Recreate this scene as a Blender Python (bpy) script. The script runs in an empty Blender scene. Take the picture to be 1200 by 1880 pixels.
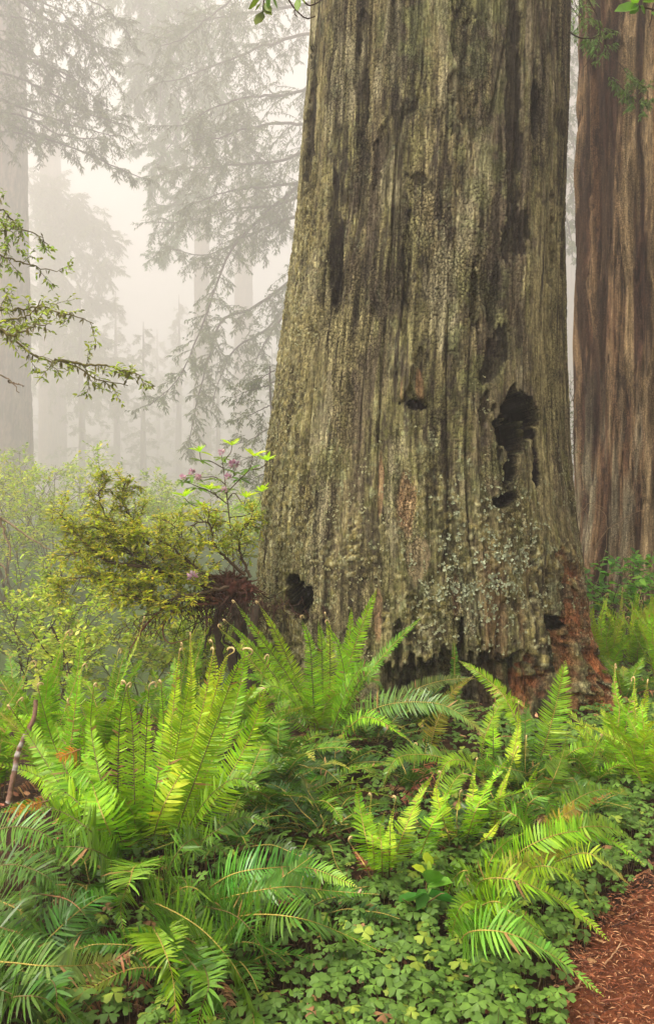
import bpy, math
import numpy as np
from mathutils import Vector

R = math.radians
# ------------------------------------------------------------------ camera, sky, sun, exposure
scene = bpy.context.scene
COL = scene.collection
FPX, CAMZ, PITCH = 1628.0, 1.6, math.atan(40/1628.0)
cam_data = bpy.data.cameras.new('camera')
cam = bpy.data.objects.new('camera', cam_data)
COL.objects.link(cam)
cam.location = (0, 0, CAMZ)
cam.rotation_euler = (R(90)-PITCH, 0, 0)
cam_data.sensor_fit = 'VERTICAL'
cam_data.sensor_height = 24.0
cam_data.lens = 24.0*FPX/1880.0
cam_data.clip_start = 0.05
cam_data.clip_end = 900
scene.camera = cam

SUN_EL, SUN_AZ = R(50), R(-118)
HAZE = 0.0062
world = bpy.data.worlds.new('World')
scene.world = world
world.use_nodes = True
nt = world.node_tree
bg = nt.nodes['Background']
sky = nt.nodes.new('ShaderNodeTexSky')
sky.sky_type = 'NISHITA'
sky.sun_disc = False
sky.sun_elevation = SUN_EL
sky.sun_rotation = SUN_AZ
sky.dust_density = 6.0
sky.air_density = 1.0
sky.ozone_density = 1.0
hs = nt.nodes.new('ShaderNodeHueSaturation')
hs.inputs['Saturation'].default_value = 0.12
warm = nt.nodes.new('ShaderNodeMix')
warm.data_type = 'RGBA'; warm.blend_type = 'MULTIPLY'
warm.inputs[0].default_value = 1.0
warm.inputs[7].default_value = (1.0, 0.93, 0.865, 1)
nt.links.new(sky.outputs[0], hs.inputs['Color'])
nt.links.new(hs.outputs[0], warm.inputs[6])
nt.links.new(warm.outputs[2], bg.inputs['Color'])
bg.inputs['Strength'].default_value = 0.125

sun_data = bpy.data.lights.new('sun', 'SUN')
sun_data.energy = 1.5
sun_data.angle = R(22)
sun_data.color = (1.0, 0.94, 0.84)
sun = bpy.data.objects.new('sun', sun_data)
COL.objects.link(sun)
# direction towards the sun: over the camera's left shoulder, high
sdir = Vector((math.sin(SUN_AZ)*math.cos(SUN_EL), math.cos(SUN_AZ)*math.cos(SUN_EL), math.sin(SUN_EL)))
sun.rotation_euler = sdir.to_track_quat('Z', 'Y').to_euler()

vs = scene.view_settings
vs.view_transform = 'Standard'
vs.look = 'None'
vs.gamma = 1.0
vs.use_curve_mapping = False
vs.exposure = 1.55
cy = scene.cycles
cy.max_bounces = 6
cy.diffuse_bounces = 3
cy.glossy_bounces = 2
cy.transmission_bounces = 4
cy.volume_bounces = 2
cy.transparent_max_bounces = 8
cy.use_denoising = True
cy.caustics_reflective = False
cy.caustics_refractive = False
cy.sample_clamp_indirect = 6.0

# ------------------------------------------------------------------ helpers
HZ = 940.0-FPX*math.tan(PITCH)
def P(px, py, Y):
    """point seen at photograph pixel (px, py) that stands Y metres down the path"""
    a = (940.0-py)/FPX
    dy = math.cos(PITCH)+a*math.sin(PITCH)
    dz = -math.sin(PITCH)+a*math.cos(PITCH)
    return np.array([(px-600.0)/FPX/dy*Y, Y, CAMZ+dz/dy*Y])

def proj(V):
    x, y, z = V[..., 0], V[..., 1], V[..., 2]-CAMZ
    c, s = math.cos(PITCH), math.sin(PITCH)
    f = y*c-z*s; u = y*s+z*c
    return 600+FPX*x/f, 940-FPX*u/f

def sstep(a, b, x):
    t = np.clip((np.asarray(x, float)-a)/(b-a), 0, 1)
    return t*t*(3-2*t)

def _hash(i, j, seed):
    h = (i.astype(np.int64)*374761393+j.astype(np.int64)*668265263+seed*1442695041) & 0xffffffff
    h = ((h ^ (h >> 13))*1274126177) & 0xffffffff
    h = ((h ^ (h >> 16))*2246822519) & 0xffffffff
    return ((h ^ (h >> 15)) & 0xffffff)/float(0xffffff)

def vn(x, y, seed=0):
    x = np.asarray(x, float); y = np.asarray(y, float)
    i = np.floor(x); j = np.floor(y)
    fx = x-i; fy = y-j
    fx = fx*fx*fx*(fx*(fx*6-15)+10); fy = fy*fy*fy*(fy*(fy*6-15)+10)
    a = _hash(i, j, seed); b = _hash(i+1, j, seed); c = _hash(i, j+1, seed); d = _hash(i+1, j+1, seed)
    return (a*(1-fx)+b*fx)*(1-fy)+(c*(1-fx)+d*fx)*fy

def fbm(x, y, seed=0, o=4, g=0.5):
    s = 0; a = 1.0; t = 0
    for k in range(o):
        s = s+a*vn(x*2**k+17.3*k, y*2**k+9.1*k, seed+k); t += a; a *= g
    return s/t

def voro(x, y, seed=0):
    """F1, F2 and cell value"""
    i = np.floor(x); j = np.floor(y)
    f1 = np.full(np.shape(x), 9.0); f2 = f1.copy(); cid = np.zeros(np.shape(x))
    for a in (-1, 0, 1):
        for b in (-1, 0, 1):
            ci, cj = i+a, j+b
            d = np.hypot(ci+0.1+0.8*_hash(ci, cj, seed)-x, cj+0.1+0.8*_hash(ci, cj, seed+7)-y)
            new = d < f1
            f2 = np.where(new, f1, np.minimum(f2, d))
            cid = np.where(new, _hash(ci, cj, seed+13), cid)
            f1 = np.where(new, d, f1)
    return f1, f2, cid

def unit(v):
    v = np.asarray(v, float)
    return v/np.maximum(np.linalg.norm(v, axis=-1, keepdims=True), 1e-9)

def mesh_np(name, V, F, col=None, mats=(), fmat=None, smooth=True):
    """F: list of index arrays, each (n,3) or (n,4)"""
    V = np.asarray(V, np.float32).reshape(-1, 3)
    F = [np.asarray(f, np.int32) for f in F if len(f)]
    me = bpy.data.meshes.new(name)
    me.vertices.add(len(V)); me.vertices.foreach_set('co', V.ravel())
    nl = sum(f.size for f in F); nf = sum(len(f) for f in F)
    me.loops.add(nl); me.polygons.add(nf)
    me.loops.foreach_set('vertex_index', np.concatenate([f.ravel() for f in F]))
    tot = np.concatenate([np.full(len(f), f.shape[1], np.int32) for f in F])
    me.polygons.foreach_set('loop_start', np.concatenate([[0], np.cumsum(tot)[:-1]]).astype(np.int32))
    me.polygons.foreach_set('loop_total', tot)
    if smooth: me.polygons.foreach_set('use_smooth', np.ones(nf, bool))
    if fmat is not None: me.polygons.foreach_set('material_index', np.asarray(fmat, np.int32))
    if col is not None:
        col = np.asarray(col, np.float32)
        a = me.color_attributes.new('tint', 'FLOAT_COLOR', 'POINT')
        c4 = np.ones((len(V), 4), np.float32); c4[:, :3] = col
        a.data.foreach_set('color', c4.ravel())
    for m in mats: me.materials.append(m)
    me.update(calc_edges=True)
    return me

def link(name, me, parent=None, label=None, cat=None, group=None, kind=None):
    o = bpy.data.objects.new(name, me)
    COL.objects.link(o)
    if parent is not None: o.parent = parent
    if label: o['label'] = label
    if cat: o['category'] = cat
    if group: o['group'] = group
    if kind: o['kind'] = kind
    return o

def thing(name, label, cat, loc=(0, 0, 0), group=None):
    o = link(name, None, None, label, cat, group)
    o.location = tuple(float(v) for v in loc)
    o.empty_display_size = 0.1
    return o

def under(name, me, root, off=True, **k):
    """a part whose mesh was modelled in world coordinates, moved under its thing"""
    if off and root.location.length > 0:
        l = np.array(root.location)
        n = len(me.vertices); a = np.empty(n*3, np.float32)
        me.vertices.foreach_get('co', a)
        a = (a.reshape(-1, 3)-l).astype(np.float32)
        me.vertices.foreach_set('co', a.ravel()); me.update()
    return link(name, me, root, **k)

class MB:
    """collects vertices, faces and tints"""
    def __init__(s): s.V = []; s.F3 = []; s.F4 = []; s.C = []; s.n = 0
    def add(s, V, F, col):
        V = np.asarray(V, float).reshape(-1, 3)
        F = np.asarray(F, np.int64)+s.n
        (s.F3 if F.shape[1] == 3 else s.F4).append(F)
        s.V.append(V)
        c = np.asarray(col, float)
        s.C.append(np.broadcast_to(c, V.shape) if c.ndim < 2 or len(c) != len(V) else c)
        s.n += len(V)
    def extra(s, F, base):
        F = np.asarray(F, np.int64)+base
        (s.F3 if F.shape[1] == 3 else s.F4).append(F)
    def mesh(s, name, mats, smooth=True):
        if not s.n: return None
        F = []
        if s.F3: F.append(np.concatenate(s.F3))
        if s.F4: F.append(np.concatenate(s.F4))
        return mesh_np(name, np.concatenate(s.V), F, np.concatenate(s.C), mats, smooth=smooth)
    def tube(s, pts, r, col, k=5, cap=True):
        pts = np.asarray(pts, float); m = len(pts)
        r = np.broadcast_to(np.asarray(r, float), (m,))
        T = unit(np.gradient(pts, axis=0))
        ref = np.array([0.31, 0.22, 0.92]) if abs(T[:, 2]).mean() < 0.8 else np.array([0.9, 0.4, 0.1])
        A = unit(np.cross(T, ref)); B = np.cross(T, A)
        th = np.linspace(0, 2*np.pi, k, endpoint=False)
        ring = A[:, None]*np.cos(th)[None, :, None]+B[:, None]*np.sin(th)[None, :, None]
        V = pts[:, None]+ring*r[:, None, None]
        i = np.arange(m-1)[:, None]*k; j = np.arange(k)[None]
        j2 = (j+1) % k
        F = np.stack([i+j, i+j2, i+k+j2, i+k+j], -1).reshape(-1, 4)
        c = np.asarray(col, float)
        if c.ndim == 2: c = np.repeat(c, k, axis=0)
        s.add(V.reshape(-1, 3), F, c)

def crom(pts, m):
    """Catmull-Rom through pts, m samples evenly by arc length"""
    p = np.asarray(pts, float)
    p = np.vstack([2*p[0]-p[1], p, 2*p[-1]-p[-2]])
    out = []
    for k in range(1, len(p)-2):
        t = np.linspace(0, 1, 16, endpoint=False)[:, None]
        a, b, c, d = p[k-1], p[k], p[k+1], p[k+2]
        out.append(0.5*((2*b)+(-a+c)*t+(2*a-5*b+4*c-d)*t*t+(-a+3*b-3*c+d)*t**3))
    q = np.vstack(out+[p[-2][None]])
    L = np.concatenate([[0], np.cumsum(np.linalg.norm(np.diff(q, axis=0), axis=1))])
    u = np.linspace(0, L[-1], m)
    return np.stack([np.interp(u, L, q[:, i]) for i in range(3)], -1)

# ------------------------------------------------------------------ materials
def new_mat(name):
    m = bpy.data.materials.new(name); m.use_nodes = True
    return m, m.node_tree, m.node_tree.nodes['Principled BSDF']

def N(nt, t, **k):
    n = nt.nodes.new(t)
    for a, b in k.items(): setattr(n, a, b)
    return n

def tint_chain(nt, var=0.25, noise=0.25, scale=30.0, hue=0.0, stretch=None, mul=1.0):
    """tint attribute x per-object random x fine noise"""
    at = N(nt, 'ShaderNodeAttribute', attribute_name='tint')
    oi = N(nt, 'ShaderNodeObjectInfo')
    mr = N(nt, 'ShaderNodeMapRange')
    mr.inputs[3].default_value = (1-var)*mul; mr.inputs[4].default_value = (1+var)*mul
    nt.links.new(oi.outputs['Random'], mr.inputs[0])
    tc = N(nt, 'ShaderNodeTexCoord')
    src = tc.outputs['Object']
    if stretch:
        mp = N(nt, 'ShaderNodeMapping'); mp.inputs['Scale'].default_value = stretch
        nt.links.new(src, mp.inputs[0]); src = mp.outputs[0]
    no = N(nt, 'ShaderNodeTexNoise'); no.inputs['Scale'].default_value = scale
    no.inputs['Detail'].default_value = 5
    nt.links.new(src, no.inputs['Vector'])
    m2 = N(nt, 'ShaderNodeMapRange')
    m2.inputs[1].default_value = 0.3; m2.inputs[2].default_value = 0.7
    m2.inputs[3].default_value = 1-noise; m2.inputs[4].default_value = 1+noise
    nt.links.new(no.outputs[0], m2.inputs[0])
    mu = N(nt, 'ShaderNodeMath', operation='MULTIPLY')
    nt.links.new(mr.outputs[0], mu.inputs[0]); nt.links.new(m2.outputs[0], mu.inputs[1])
    hv = N(nt, 'ShaderNodeVectorMath', operation='SCALE')
    nt.links.new(at.outputs['Color'], hv.inputs[0]); nt.links.new(mu.outputs[0], hv.inputs[3])
    out = hv.outputs[0]
    if hue:
        h = N(nt, 'ShaderNodeHueSaturation')
        r2 = N(nt, 'ShaderNodeMapRange'); r2.inputs[3].default_value = .5-hue; r2.inputs[4].default_value = .5+hue
        fr = N(nt, 'ShaderNodeMath', operation='FRACT'); m7 = N(nt, 'ShaderNodeMath', operation='MULTIPLY')
        m7.inputs[1].default_value = 7.31
        nt.links.new(oi.outputs['Random'], m7.inputs[0]); nt.links.new(m7.outputs[0], fr.inputs[0])
        nt.links.new(fr.outputs[0], r2.inputs[0]); nt.links.new(r2.outputs[0], h.inputs['Hue'])
        nt.links.new(out, h.inputs['Color']); out = h.outputs[0]
    return out, no.outputs[0], src

def leaf_mat(name, rough=0.4, trans=0.4, spec=0.5, var=0.22, hue=0.012, tmul=(1.25, 1.35, 0.6)):
    m, nt, b = new_mat(name)
    c, nz, src = tint_chain(nt, var, 0.22, 25.0, hue)
    nt.links.new(c, b.inputs['Base Color'])
    b.inputs['Roughness'].default_value = rough
    b.inputs['Specular IOR Level'].default_value = spec
    tr = N(nt, 'ShaderNodeBsdfTranslucent')
    mm = N(nt, 'ShaderNodeVectorMath', operation='MULTIPLY'); mm.inputs[1].default_value = tmul
    nt.links.new(c, mm.inputs[0]); nt.links.new(mm.outputs[0], tr.inputs[0])
    mx = N(nt, 'ShaderNodeMixShader'); mx.inputs[0].default_value = trans
    nt.links.new(b.outputs[0], mx.inputs[1]); nt.links.new(tr.outputs[0], mx.inputs[2])
    nt.links.new(mx.outputs[0], nt.nodes['Material Output'].inputs[0])
    return m

def solid_mat(name, rough=0.8, spec=0.3, var=0.15, noise=0.35, scale=40.0, bump=0.0, bscale=None, stretch=None, dist=0.01):
    m, nt, b = new_mat(name)
    c, nz, src = tint_chain(nt, var, noise, scale, 0, stretch)
    nt.links.new(c, b.inputs['Base Color'])
    b.inputs['Roughness'].default_value = rough
    b.inputs['Specular IOR Level'].default_value = spec
    if bump:
        bn = N(nt, 'ShaderNodeTexNoise'); bn.inputs['Scale'].default_value = bscale or scale
        bn.inputs['Detail'].default_value = 6; bn.inputs['Roughness'].default_value = 0.65
        nt.links.new(src, bn.inputs['Vector'])
        bp = N(nt, 'ShaderNodeBump'); bp.inputs['Strength'].default_value = bump
        bp.inputs['Distance'].default_value = dist
        nt.links.new(bn.outputs[0], bp.inputs['Height']); nt.links.new(bp.outputs[0], b.inputs['Normal'])
    return m

M_FERN = leaf_mat('fern_leaf', 0.42, 0.36, 0.32)
M_OLDFERN = leaf_mat('wet_fern_leaf', 0.30, 0.25, 0.38)
M_STEM = solid_mat('stem', 0.6, 0.3, 0.1, 0.25, 60)
M_LEAF = leaf_mat('shrub_leaf', 0.42, 0.42, 0.45)
M_SORREL = leaf_mat('sorrel_leaf', 0.55, 0.22, 0.35, hue=0.01)
M_NEEDLE = leaf_mat('conifer_needle', 0.6, 0.2, 0.2, var=0.15)
def bark_mat(name, mul=1.0):
    """tint attribute broken up by two scales of vertical fibre and fine cross checks"""
    m, nt, b = new_mat(name)
    c, nz, src = tint_chain(nt, 0.0, 0.5, 26, 0, (1, 1, 0.12), mul)
    tc = N(nt, 'ShaderNodeTexCoord')
    mp = N(nt, 'ShaderNodeMapping'); mp.inputs['Scale'].default_value = (1, 1, 0.045)
    nt.links.new(tc.outputs['Object'], mp.inputs[0])
    n2 = N(nt, 'ShaderNodeTexNoise'); n2.inputs['Scale'].default_value = 85; n2.inputs['Detail'].default_value = 4
    n2.inputs['Roughness'].default_value = .7
    nt.links.new(mp.outputs[0], n2.inputs['Vector'])
    n3 = N(nt, 'ShaderNodeTexNoise'); n3.inputs['Scale'].default_value = 55; n3.inputs['Detail'].default_value = 6
    n3.inputs['Roughness'].default_value = .75
    mp3 = N(nt, 'ShaderNodeMapping'); mp3.inputs['Scale'].default_value = (1, 1, 0.7)
    nt.links.new(tc.outputs['Object'], mp3.inputs[0]); nt.links.new(mp3.outputs[0], n3.inputs['Vector'])
    r2 = N(nt, 'ShaderNodeMapRange'); r2.inputs[1].default_value = .36; r2.inputs[2].default_value = .64
    r2.inputs[3].default_value = .62; r2.inputs[4].default_value = 1.35
    nt.links.new(n2.outputs[0], r2.inputs[0])
    r3 = N(nt, 'ShaderNodeMapRange'); r3.inputs[1].default_value = .34; r3.inputs[2].default_value = .66
    r3.inputs[3].default_value = .45; r3.inputs[4].default_value = 1.5
    nt.links.new(n3.outputs[0], r3.inputs[0])
    mu = N(nt, 'ShaderNodeMath', operation='MULTIPLY')
    nt.links.new(r2.outputs[0], mu.inputs[0]); nt.links.new(r3.outputs[0], mu.inputs[1])
    # fine checks: thin dark joints between small blocks
    vo = N(nt, 'ShaderNodeTexVoronoi', feature='DISTANCE_TO_EDGE'); vo.inputs['Scale'].default_value = 46
    wv = N(nt, 'ShaderNodeVectorMath', operation='ADD'); ws = N(nt, 'ShaderNodeVectorMath', operation='SCALE'); ws.inputs[3].default_value = .018
    mpv = N(nt, 'ShaderNodeMapping'); mpv.inputs['Scale'].default_value = (1, 1, .8)
    nt.links.new(n3.outputs[1], ws.inputs[0]); nt.links.new(tc.outputs['Object'], mpv.inputs[0])
    nt.links.new(mpv.outputs[0], wv.inputs[0]); nt.links.new(ws.outputs[0], wv.inputs[1]); nt.links.new(wv.outputs[0], vo.inputs['Vector'])
    rv = N(nt, 'ShaderNodeMapRange'); rv.inputs[1].default_value = .01; rv.inputs[2].default_value = .09
    rv.inputs[3].default_value = 0; rv.inputs[4].default_value = 1.0
    nt.links.new(vo.outputs['Distance'], rv.inputs[0])
    nm = N(nt, 'ShaderNodeTexNoise'); nm.inputs['Scale'].default_value = 3.5; nm.inputs['Detail'].default_value = 5
    mpm = N(nt, 'ShaderNodeMapping'); mpm.inputs['Scale'].default_value = (1, 1, .3)
    nt.links.new(tc.outputs['Object'], mpm.inputs[0]); nt.links.new(mpm.outputs[0], nm.inputs['Vector'])
    rm_ = N(nt, 'ShaderNodeMapRange'); rm_.inputs[1].default_value = .44; rm_.inputs[2].default_value = .60
    rm_.inputs[3].default_value = 1.0; rm_.inputs[4].default_value = .38
    nt.links.new(nm.outputs[0], rm_.inputs[0])
    mxv = N(nt, 'ShaderNodeMath', operation='MAXIMUM'); nt.links.new(rv.outputs[0], mxv.inputs[0]); nt.links.new(rm_.outputs[0], mxv.inputs[1])
    mu2 = N(nt, 'ShaderNodeMath', operation='MULTIPLY'); nt.links.new(mu.outputs[0], mu2.inputs[0]); nt.links.new(mxv.outputs[0], mu2.inputs[1])
    mu = mu2
    sc = N(nt, 'ShaderNodeVectorMath', operation='SCALE')
    nt.links.new(c, sc.inputs[0]); nt.links.new(mu.outputs[0], sc.inputs[3])
    nt.links.new(sc.outputs[0], b.inputs['Base Color'])
    b.inputs['Roughness'].default_value = .92; b.inputs['Specular IOR Level'].default_value = .1
    ad = N(nt, 'ShaderNodeMath', operation='ADD')
    nt.links.new(n2.outputs[0], ad.inputs[0]); nt.links.new(n3.outputs[0], ad.inputs[1])
    ad2 = N(nt, 'ShaderNodeMath', operation='ADD'); nt.links.new(ad.outputs[0], ad2.inputs[0]); nt.links.new(mxv.outputs[0], ad2.inputs[1]); ad = ad2
    bp = N(nt, 'ShaderNodeBump'); bp.inputs['Strength'].default_value = 1.0; bp.inputs['Distance'].default_value = .02
    nt.links.new(ad.outputs[0], bp.inputs['Height']); nt.links.new(bp.outputs[0], b.inputs['Normal'])
    return m
M_BARK = bark_mat('redwood_bark', 1.06)
M_BARK2 = solid_mat('foggy_bark', 0.95, 0.1, 0.1, 0.4, 12, 0.6, 20, (1, 1, 0.08), 0.03)
M_WOOD = solid_mat('branch_bark', 0.85, 0.2, 0.1, 0.4, 50, 0.6, 90, None, 0.004)
M_DUFF = solid_mat('forest_duff', 0.95, 0.12, 0.0, 0.5, 35, 1.0, 60, None, 0.012)
M_LITTER = solid_mat('fallen_litter', 0.85, 0.2, 0.0, 0.35, 60)
M_LICHEN = solid_mat('lichen', 0.95, 0.1, 0.0, 0.25, 80, 0.4, 120)
M_PETAL = leaf_mat('petal', 0.6, 0.4, 0.3, tmul=(1.1, 1, 1))

# ------------------------------------------------------------------ ground
TX, TY = 0.82, 7.45       # centre of the great trunk
def path_edge(y):
    return 0.81+(y-2.66)*0.57+0.10*(vn(y*1.3, y*0+3, 5)-.5)*2+0.05*(vn(y*5, y*0+1, 6)-.5)

def gz(x, y):
    x = np.asarray(x, float); y = np.asarray(y, float)
    z = 0.21*np.exp(-(((x-.25)/1.15)**2+((y-7.0)/1.3)**2))-.05*np.exp(-(((x-1.9)/.8)**2+((y-6.2)/.8)**2))
    z = z+0.10*np.exp(-(((x+.9)/0.8)**2+((y-4.3)/0.7)**2))
    z = z-1.5*sstep(5.2, 10.5, y+0.25*x)*sstep(0.6, -2.2, x-0.07*(y-7))
    z = z-0.9*sstep(9.5, 20, y)*sstep(0, 3, x-0.07*(y-7))*0.4
    w = sstep(2.0, 0.0, x-path_edge(y))
    z = z+w*(0.09*(fbm(x*1.3, y*1.3, 3)-.5)+0.03*(fbm(x*6, y*6, 4)-.5))
    z = z+0.5*(fbm(x*.12, y*.12, 9)-.5)*sstep(9, 30, np.hypot(x, y))*2
    return z

def axis(lo, fine_lo, fine_hi, hi, step, n):
    a = np.arange(fine_lo, fine_hi, step)
    g = np.linspace(0, 1, n)[1:]**2.2
    return np.concatenate([(fine_lo-(fine_lo-lo)*g)[::-1], a, fine_hi+(hi-fine_hi)*g])

def grid(xs, ys, zf):
    X, Y = np.meshgrid(xs, ys)
    Z = zf(X, Y)
    n, m = X.shape
    i = np.arange(n-1)[:, None]*m+np.arange(m-1)[None]
    F = np.stack([i, i+1, i+m+1, i+m], -1).reshape(-1, 4)
    return np.stack([X, Y, Z], -1).reshape(-1, 3), F

xs = axis(-160, -3.6, 3.6, 160, 0.03, 36)
ys = axis(-30, 2.0, 9.0, 220, 0.035, 36)
def gfull(x, y):
    z = gz(x, y)
    near = sstep(12, 8, np.hypot(x, y))
    return z+near*(0.018*(fbm(x*22, y*22, 31, 3)-.5)+0.02*(fbm(x*9, y*9, 33, 2)-.5))
V, F = grid(xs, ys, gfull)
c = fbm(V[:, 0]*9, V[:, 1]*9, 21)[:, None]
c2 = fbm(V[:, 0]*1.1, V[:, 1]*1.1, 22)[:, None]
col = np.array([.022, .013, .008])*(1-c)+np.array([.060, .030, .016])*c
far = sstep(7, 13, V[:, 1])[:, None]
col = col*(1-far)+far*(np.array([.045, .07, .018])*(.6+.8*c2))
link('ground', mesh_np('ground', V, [F], col, [M_DUFF]), kind='structure',
     label='dark forest floor of brown needle duff falling away behind the ferns')

# trodden path at the right
ys2 = np.arange(1.2, 9.6, 0.022); us = np.arange(0, 1.0001, 0.012)
U, Y2 = np.meshgrid(us, ys2)
W = 2.4
X2 = path_edge(Y2)-0.16+U*W
Z2 = gz(X2, Y2)+0.012+0.02*(fbm(X2*20, Y2*20, 41, 3)-.5)+0.012*(fbm(X2*60, Y2*60, 44, 2)-.5)
Z2 = Z2+0.03*sstep(.1, .5, U)*0-0.05*sstep(0.07, 0.0, U)-0.05*sstep(0.95, 1.0, U)
n, m = U.shape
i = np.arange(n-1)[:, None]*m+np.arange(m-1)[None]
F = np.stack([i, i+1, i+m+1, i+m], -1).reshape(-1, 4)
V = np.stack([X2, Y2, Z2], -1).reshape(-1, 3)
c = fbm(V[:, 0]*14, V[:, 1]*14, 51)[:, None]; d = fbm(V[:, 0]*50, V[:, 1]*50, 52, 3)[:, None]
col = (np.array([.065, .020, .009])*(1-c)+np.array([.20, .064, .026])*c)*(.55+.9*d)*(.6+.7*fbm(V[:, 0]*2.6, V[:, 1]*2.6, 53, 3)[:, None])
link('path', mesh_np('path', V, [F], col, [M_DUFF]), kind='structure',
     label='trodden red brown path of needles and bark at the edge of the sorrel')
# ------------------------------------------------------------------ redwood trunks
def blob(px, py, cx, cy, rx, ry, ang=0.0, jag=0.0, seed=0, soft=0.25):
    """1 inside a ragged ellipse"""
    a = R(ang)
    x = px-cx; y = py-cy
    u = (x*math.cos(a)+y*math.sin(a))/rx; v = (-x*math.sin(a)+y*math.cos(a))/ry
    d = np.hypot(u, v)
    if jag: d = d+jag*(fbm(px/14., py/30., seed+90, 4)-.5)*2
    return sstep(1+soft, 1-soft, d)

def trunk_surface(prof_z, prof_cx, prof_r, cy, flat, th0, th1, ds, z0, zf, z1, dz):
    """non-uniform cylinder: fine on the arc th0..th1 and below zf, coarse elsewhere; theta measured from -Y"""
    rm = float(np.interp(3, prof_z, prof_r))
    nf = int((th1-th0)*rm/ds)
    th = np.concatenate([np.linspace(th0, th1, nf), np.linspace(th1, th0+2*np.pi, 40)[1:-1]])
    zz = np.concatenate([np.arange(z0, zf, dz), np.linspace(zf, z1, 40)])
    TH, Z = np.meshgrid(th, zz)
    r = np.interp(Z, prof_z, prof_r); cx = np.interp(Z, prof_z, prof_cx)
    return th, zz, TH, Z, r, cx

def wrap_faces(n, m):
    i = np.arange(n-1)[:, None]*m; j = np.arange(m)[None]; j2 = (j+1) % m
    return np.stack([i+j, i+j2, i+m+j2, i+m+j], -1).reshape(-1, 4)

def zpx(py, Y): return P(600, py, Y)[2]

# ---- the great trunk
pyk = [1420, 1340, 1260, 1180, 1100, 1000, 800, 600, 400, 200, 0]
Lk = [452, 460, 468, 474, 477, 479, 497, 518, 543, 557, 570]
Rk = [1150, 1122, 1100, 1086, 1076, 1063, 1041, 1034, 1034, 1038, 1040]
pz, pc, pr = [], [], []
for a, l, r_ in zip(pyk, Lk, Rk):
    pz.append(zpx(a, TY-0.35))
    tl = math.atan((l-600)/FPX); tr = math.atan((r_-600)/FPX)
    mid = (tl+tr)/2; half = (tr-tl)/2
    D = TY/math.cos(mid)
    pr.append(D*math.sin(half)); pc.append(D*math.sin(mid))
pz += [14, 24]; pr += [0.93, 0.62]; pc += [0.98, 1.1]
th, zz, TH, Z, RR, CX = trunk_surface(pz, pc, pr, TY, 1, -1.75, 1.75, 0.0075, -0.35, 5.75, 24, 0.0085)
X0 = CX+RR*np.sin(TH); Y0 = TY-RR*np.cos(TH)
base = np.stack([X0, Y0, Z], -1)
px, py = proj(base)
front = np.cos(TH) > 0.0
px = np.where(front, px, -4000); py = np.where(front, py, -4000)
S = TH*1.2
# warp gives the grain its wandering run
s1 = S+0.05*(vn(S*1.6, Z*.7, 1)-.5)+0.03*(vn(S*5, Z*1.3, 2)-.5)
# lean of the grain: near the right root it runs down and outwards
flute = 0.065*(fbm(s1*1.5, Z*.22, 3, 3)-.5)+0.05*(fbm(s1*4.5, Z*.45, 4, 3)-.5)
rid = 1-np.abs(2*vn(s1*8.5, Z*.75, 5)-1); rid2 = 1-np.abs(2*vn(s1*19, Z*1.4, 6)-1)
fib = vn(s1*46, Z*3.2, 7)
h = flute+0.020*(rid**2-.4)+0.009*(rid2-.5)+0.006*(fib-.5)
# furrows: narrow, deep, long
fur = np.clip(1-np.abs(2*vn(s1*6.5+3, Z*.55, 8)-1)*9, 0, 1)*sstep(.35, .6, fbm(s1*2.2, Z*.9, 12))
h = h-0.03*fur
# checked, charred columns
chk = np.clip(sstep(.46, .6, fbm(s1*2.3, Z*.35, 14, 3))+blob(px, py, 640, 330, 75, 420, 2)+.9*blob(px, py, 860, 520, 110, 230, 0)+blob(px, py, 800, 380, 60, 300), 0, 1)
chk = chk*sstep(1000, 820, py)*sstep(0, 45, px-np.interp(py, pyk[::-1], Lk[::-1]))
f1, f2, cid = voro(s1*30+.35*vn(s1*30, Z*9, 15), Z*38, 16)
crack = sstep(.17, .03, f2-f1)
h = h-0.007*crack*chk+0.003*(cid-.5)*chk
f1b, f2b, cidb = voro(s1*36, Z*4.0, 17)
crack2 = sstep(.12, .02, f2b-f1b)
h = h-0.006*crack2*(1-chk)+0.006*(cidb-.5)*(1-chk)
# mossy, knobbly left flank and foot
edge = px-np.interp(py, pyk[::-1], Lk[::-1])
moss = sstep(95, 15, edge+25*(fbm(px/40, py/60, 60)-.5)*2)*sstep(150, 480, py)*.9
moss = np.clip(moss+sstep(760, 1000, py)*(.25+.75*sstep(.42, .62, fbm(px/55., py/80., 61, 3))), 0, 1)
moss = moss*np.where(front, 1, 0)
kn = fbm(s1*30, Z*26, 62, 3); kn2 = fbm(s1*75, Z*70, 63, 2)
mk = sstep(.44, .62, kn)*moss
h = h+0.017*mk*kn+0.009*moss*(kn2-.5)
# features -------------------------------------------------------
def F_(cx, cy, rx, ry, ang=0, jag=.5, seed=0, soft=.16): return blob(px, py, cx, cy, rx, ry, ang, jag, seed, soft)
dark = np.zeros_like(px); pit = np.zeros_like(px)
def pitf(depth, m, d=1.0):
    global pit, dark
    pit = np.maximum(pit, depth*m); dark = np.maximum(dark, d*sstep(.02, .35, m))
pitf(.9, F_(553, 1102, 21, 34, 0, .6, 1, .07)); pitf(.7, F_(541, 1066, 10, 12, 0, .3, 2, .08))
pitf(.7, F_(950, 742, 27, 29, 0, .8, 3, .12)); pitf(.45, F_(934, 792, 24, 50, 4, .8, 4, .15)); pitf(.5, F_(970, 765, 16, 34, 0, .6, 54, .12))
pitf(.16, F_(938, 865, 15, 40, 0, .95, 5, .2)); pitf(.2, F_(930, 915, 22, 11, -10, .9, 6, .2))
pitf(.07, F_(981, 868, 10, 34, 0, .5, 7)); pitf(.05, F_(980, 820, 7, 30, 0, .5, 8))
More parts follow.
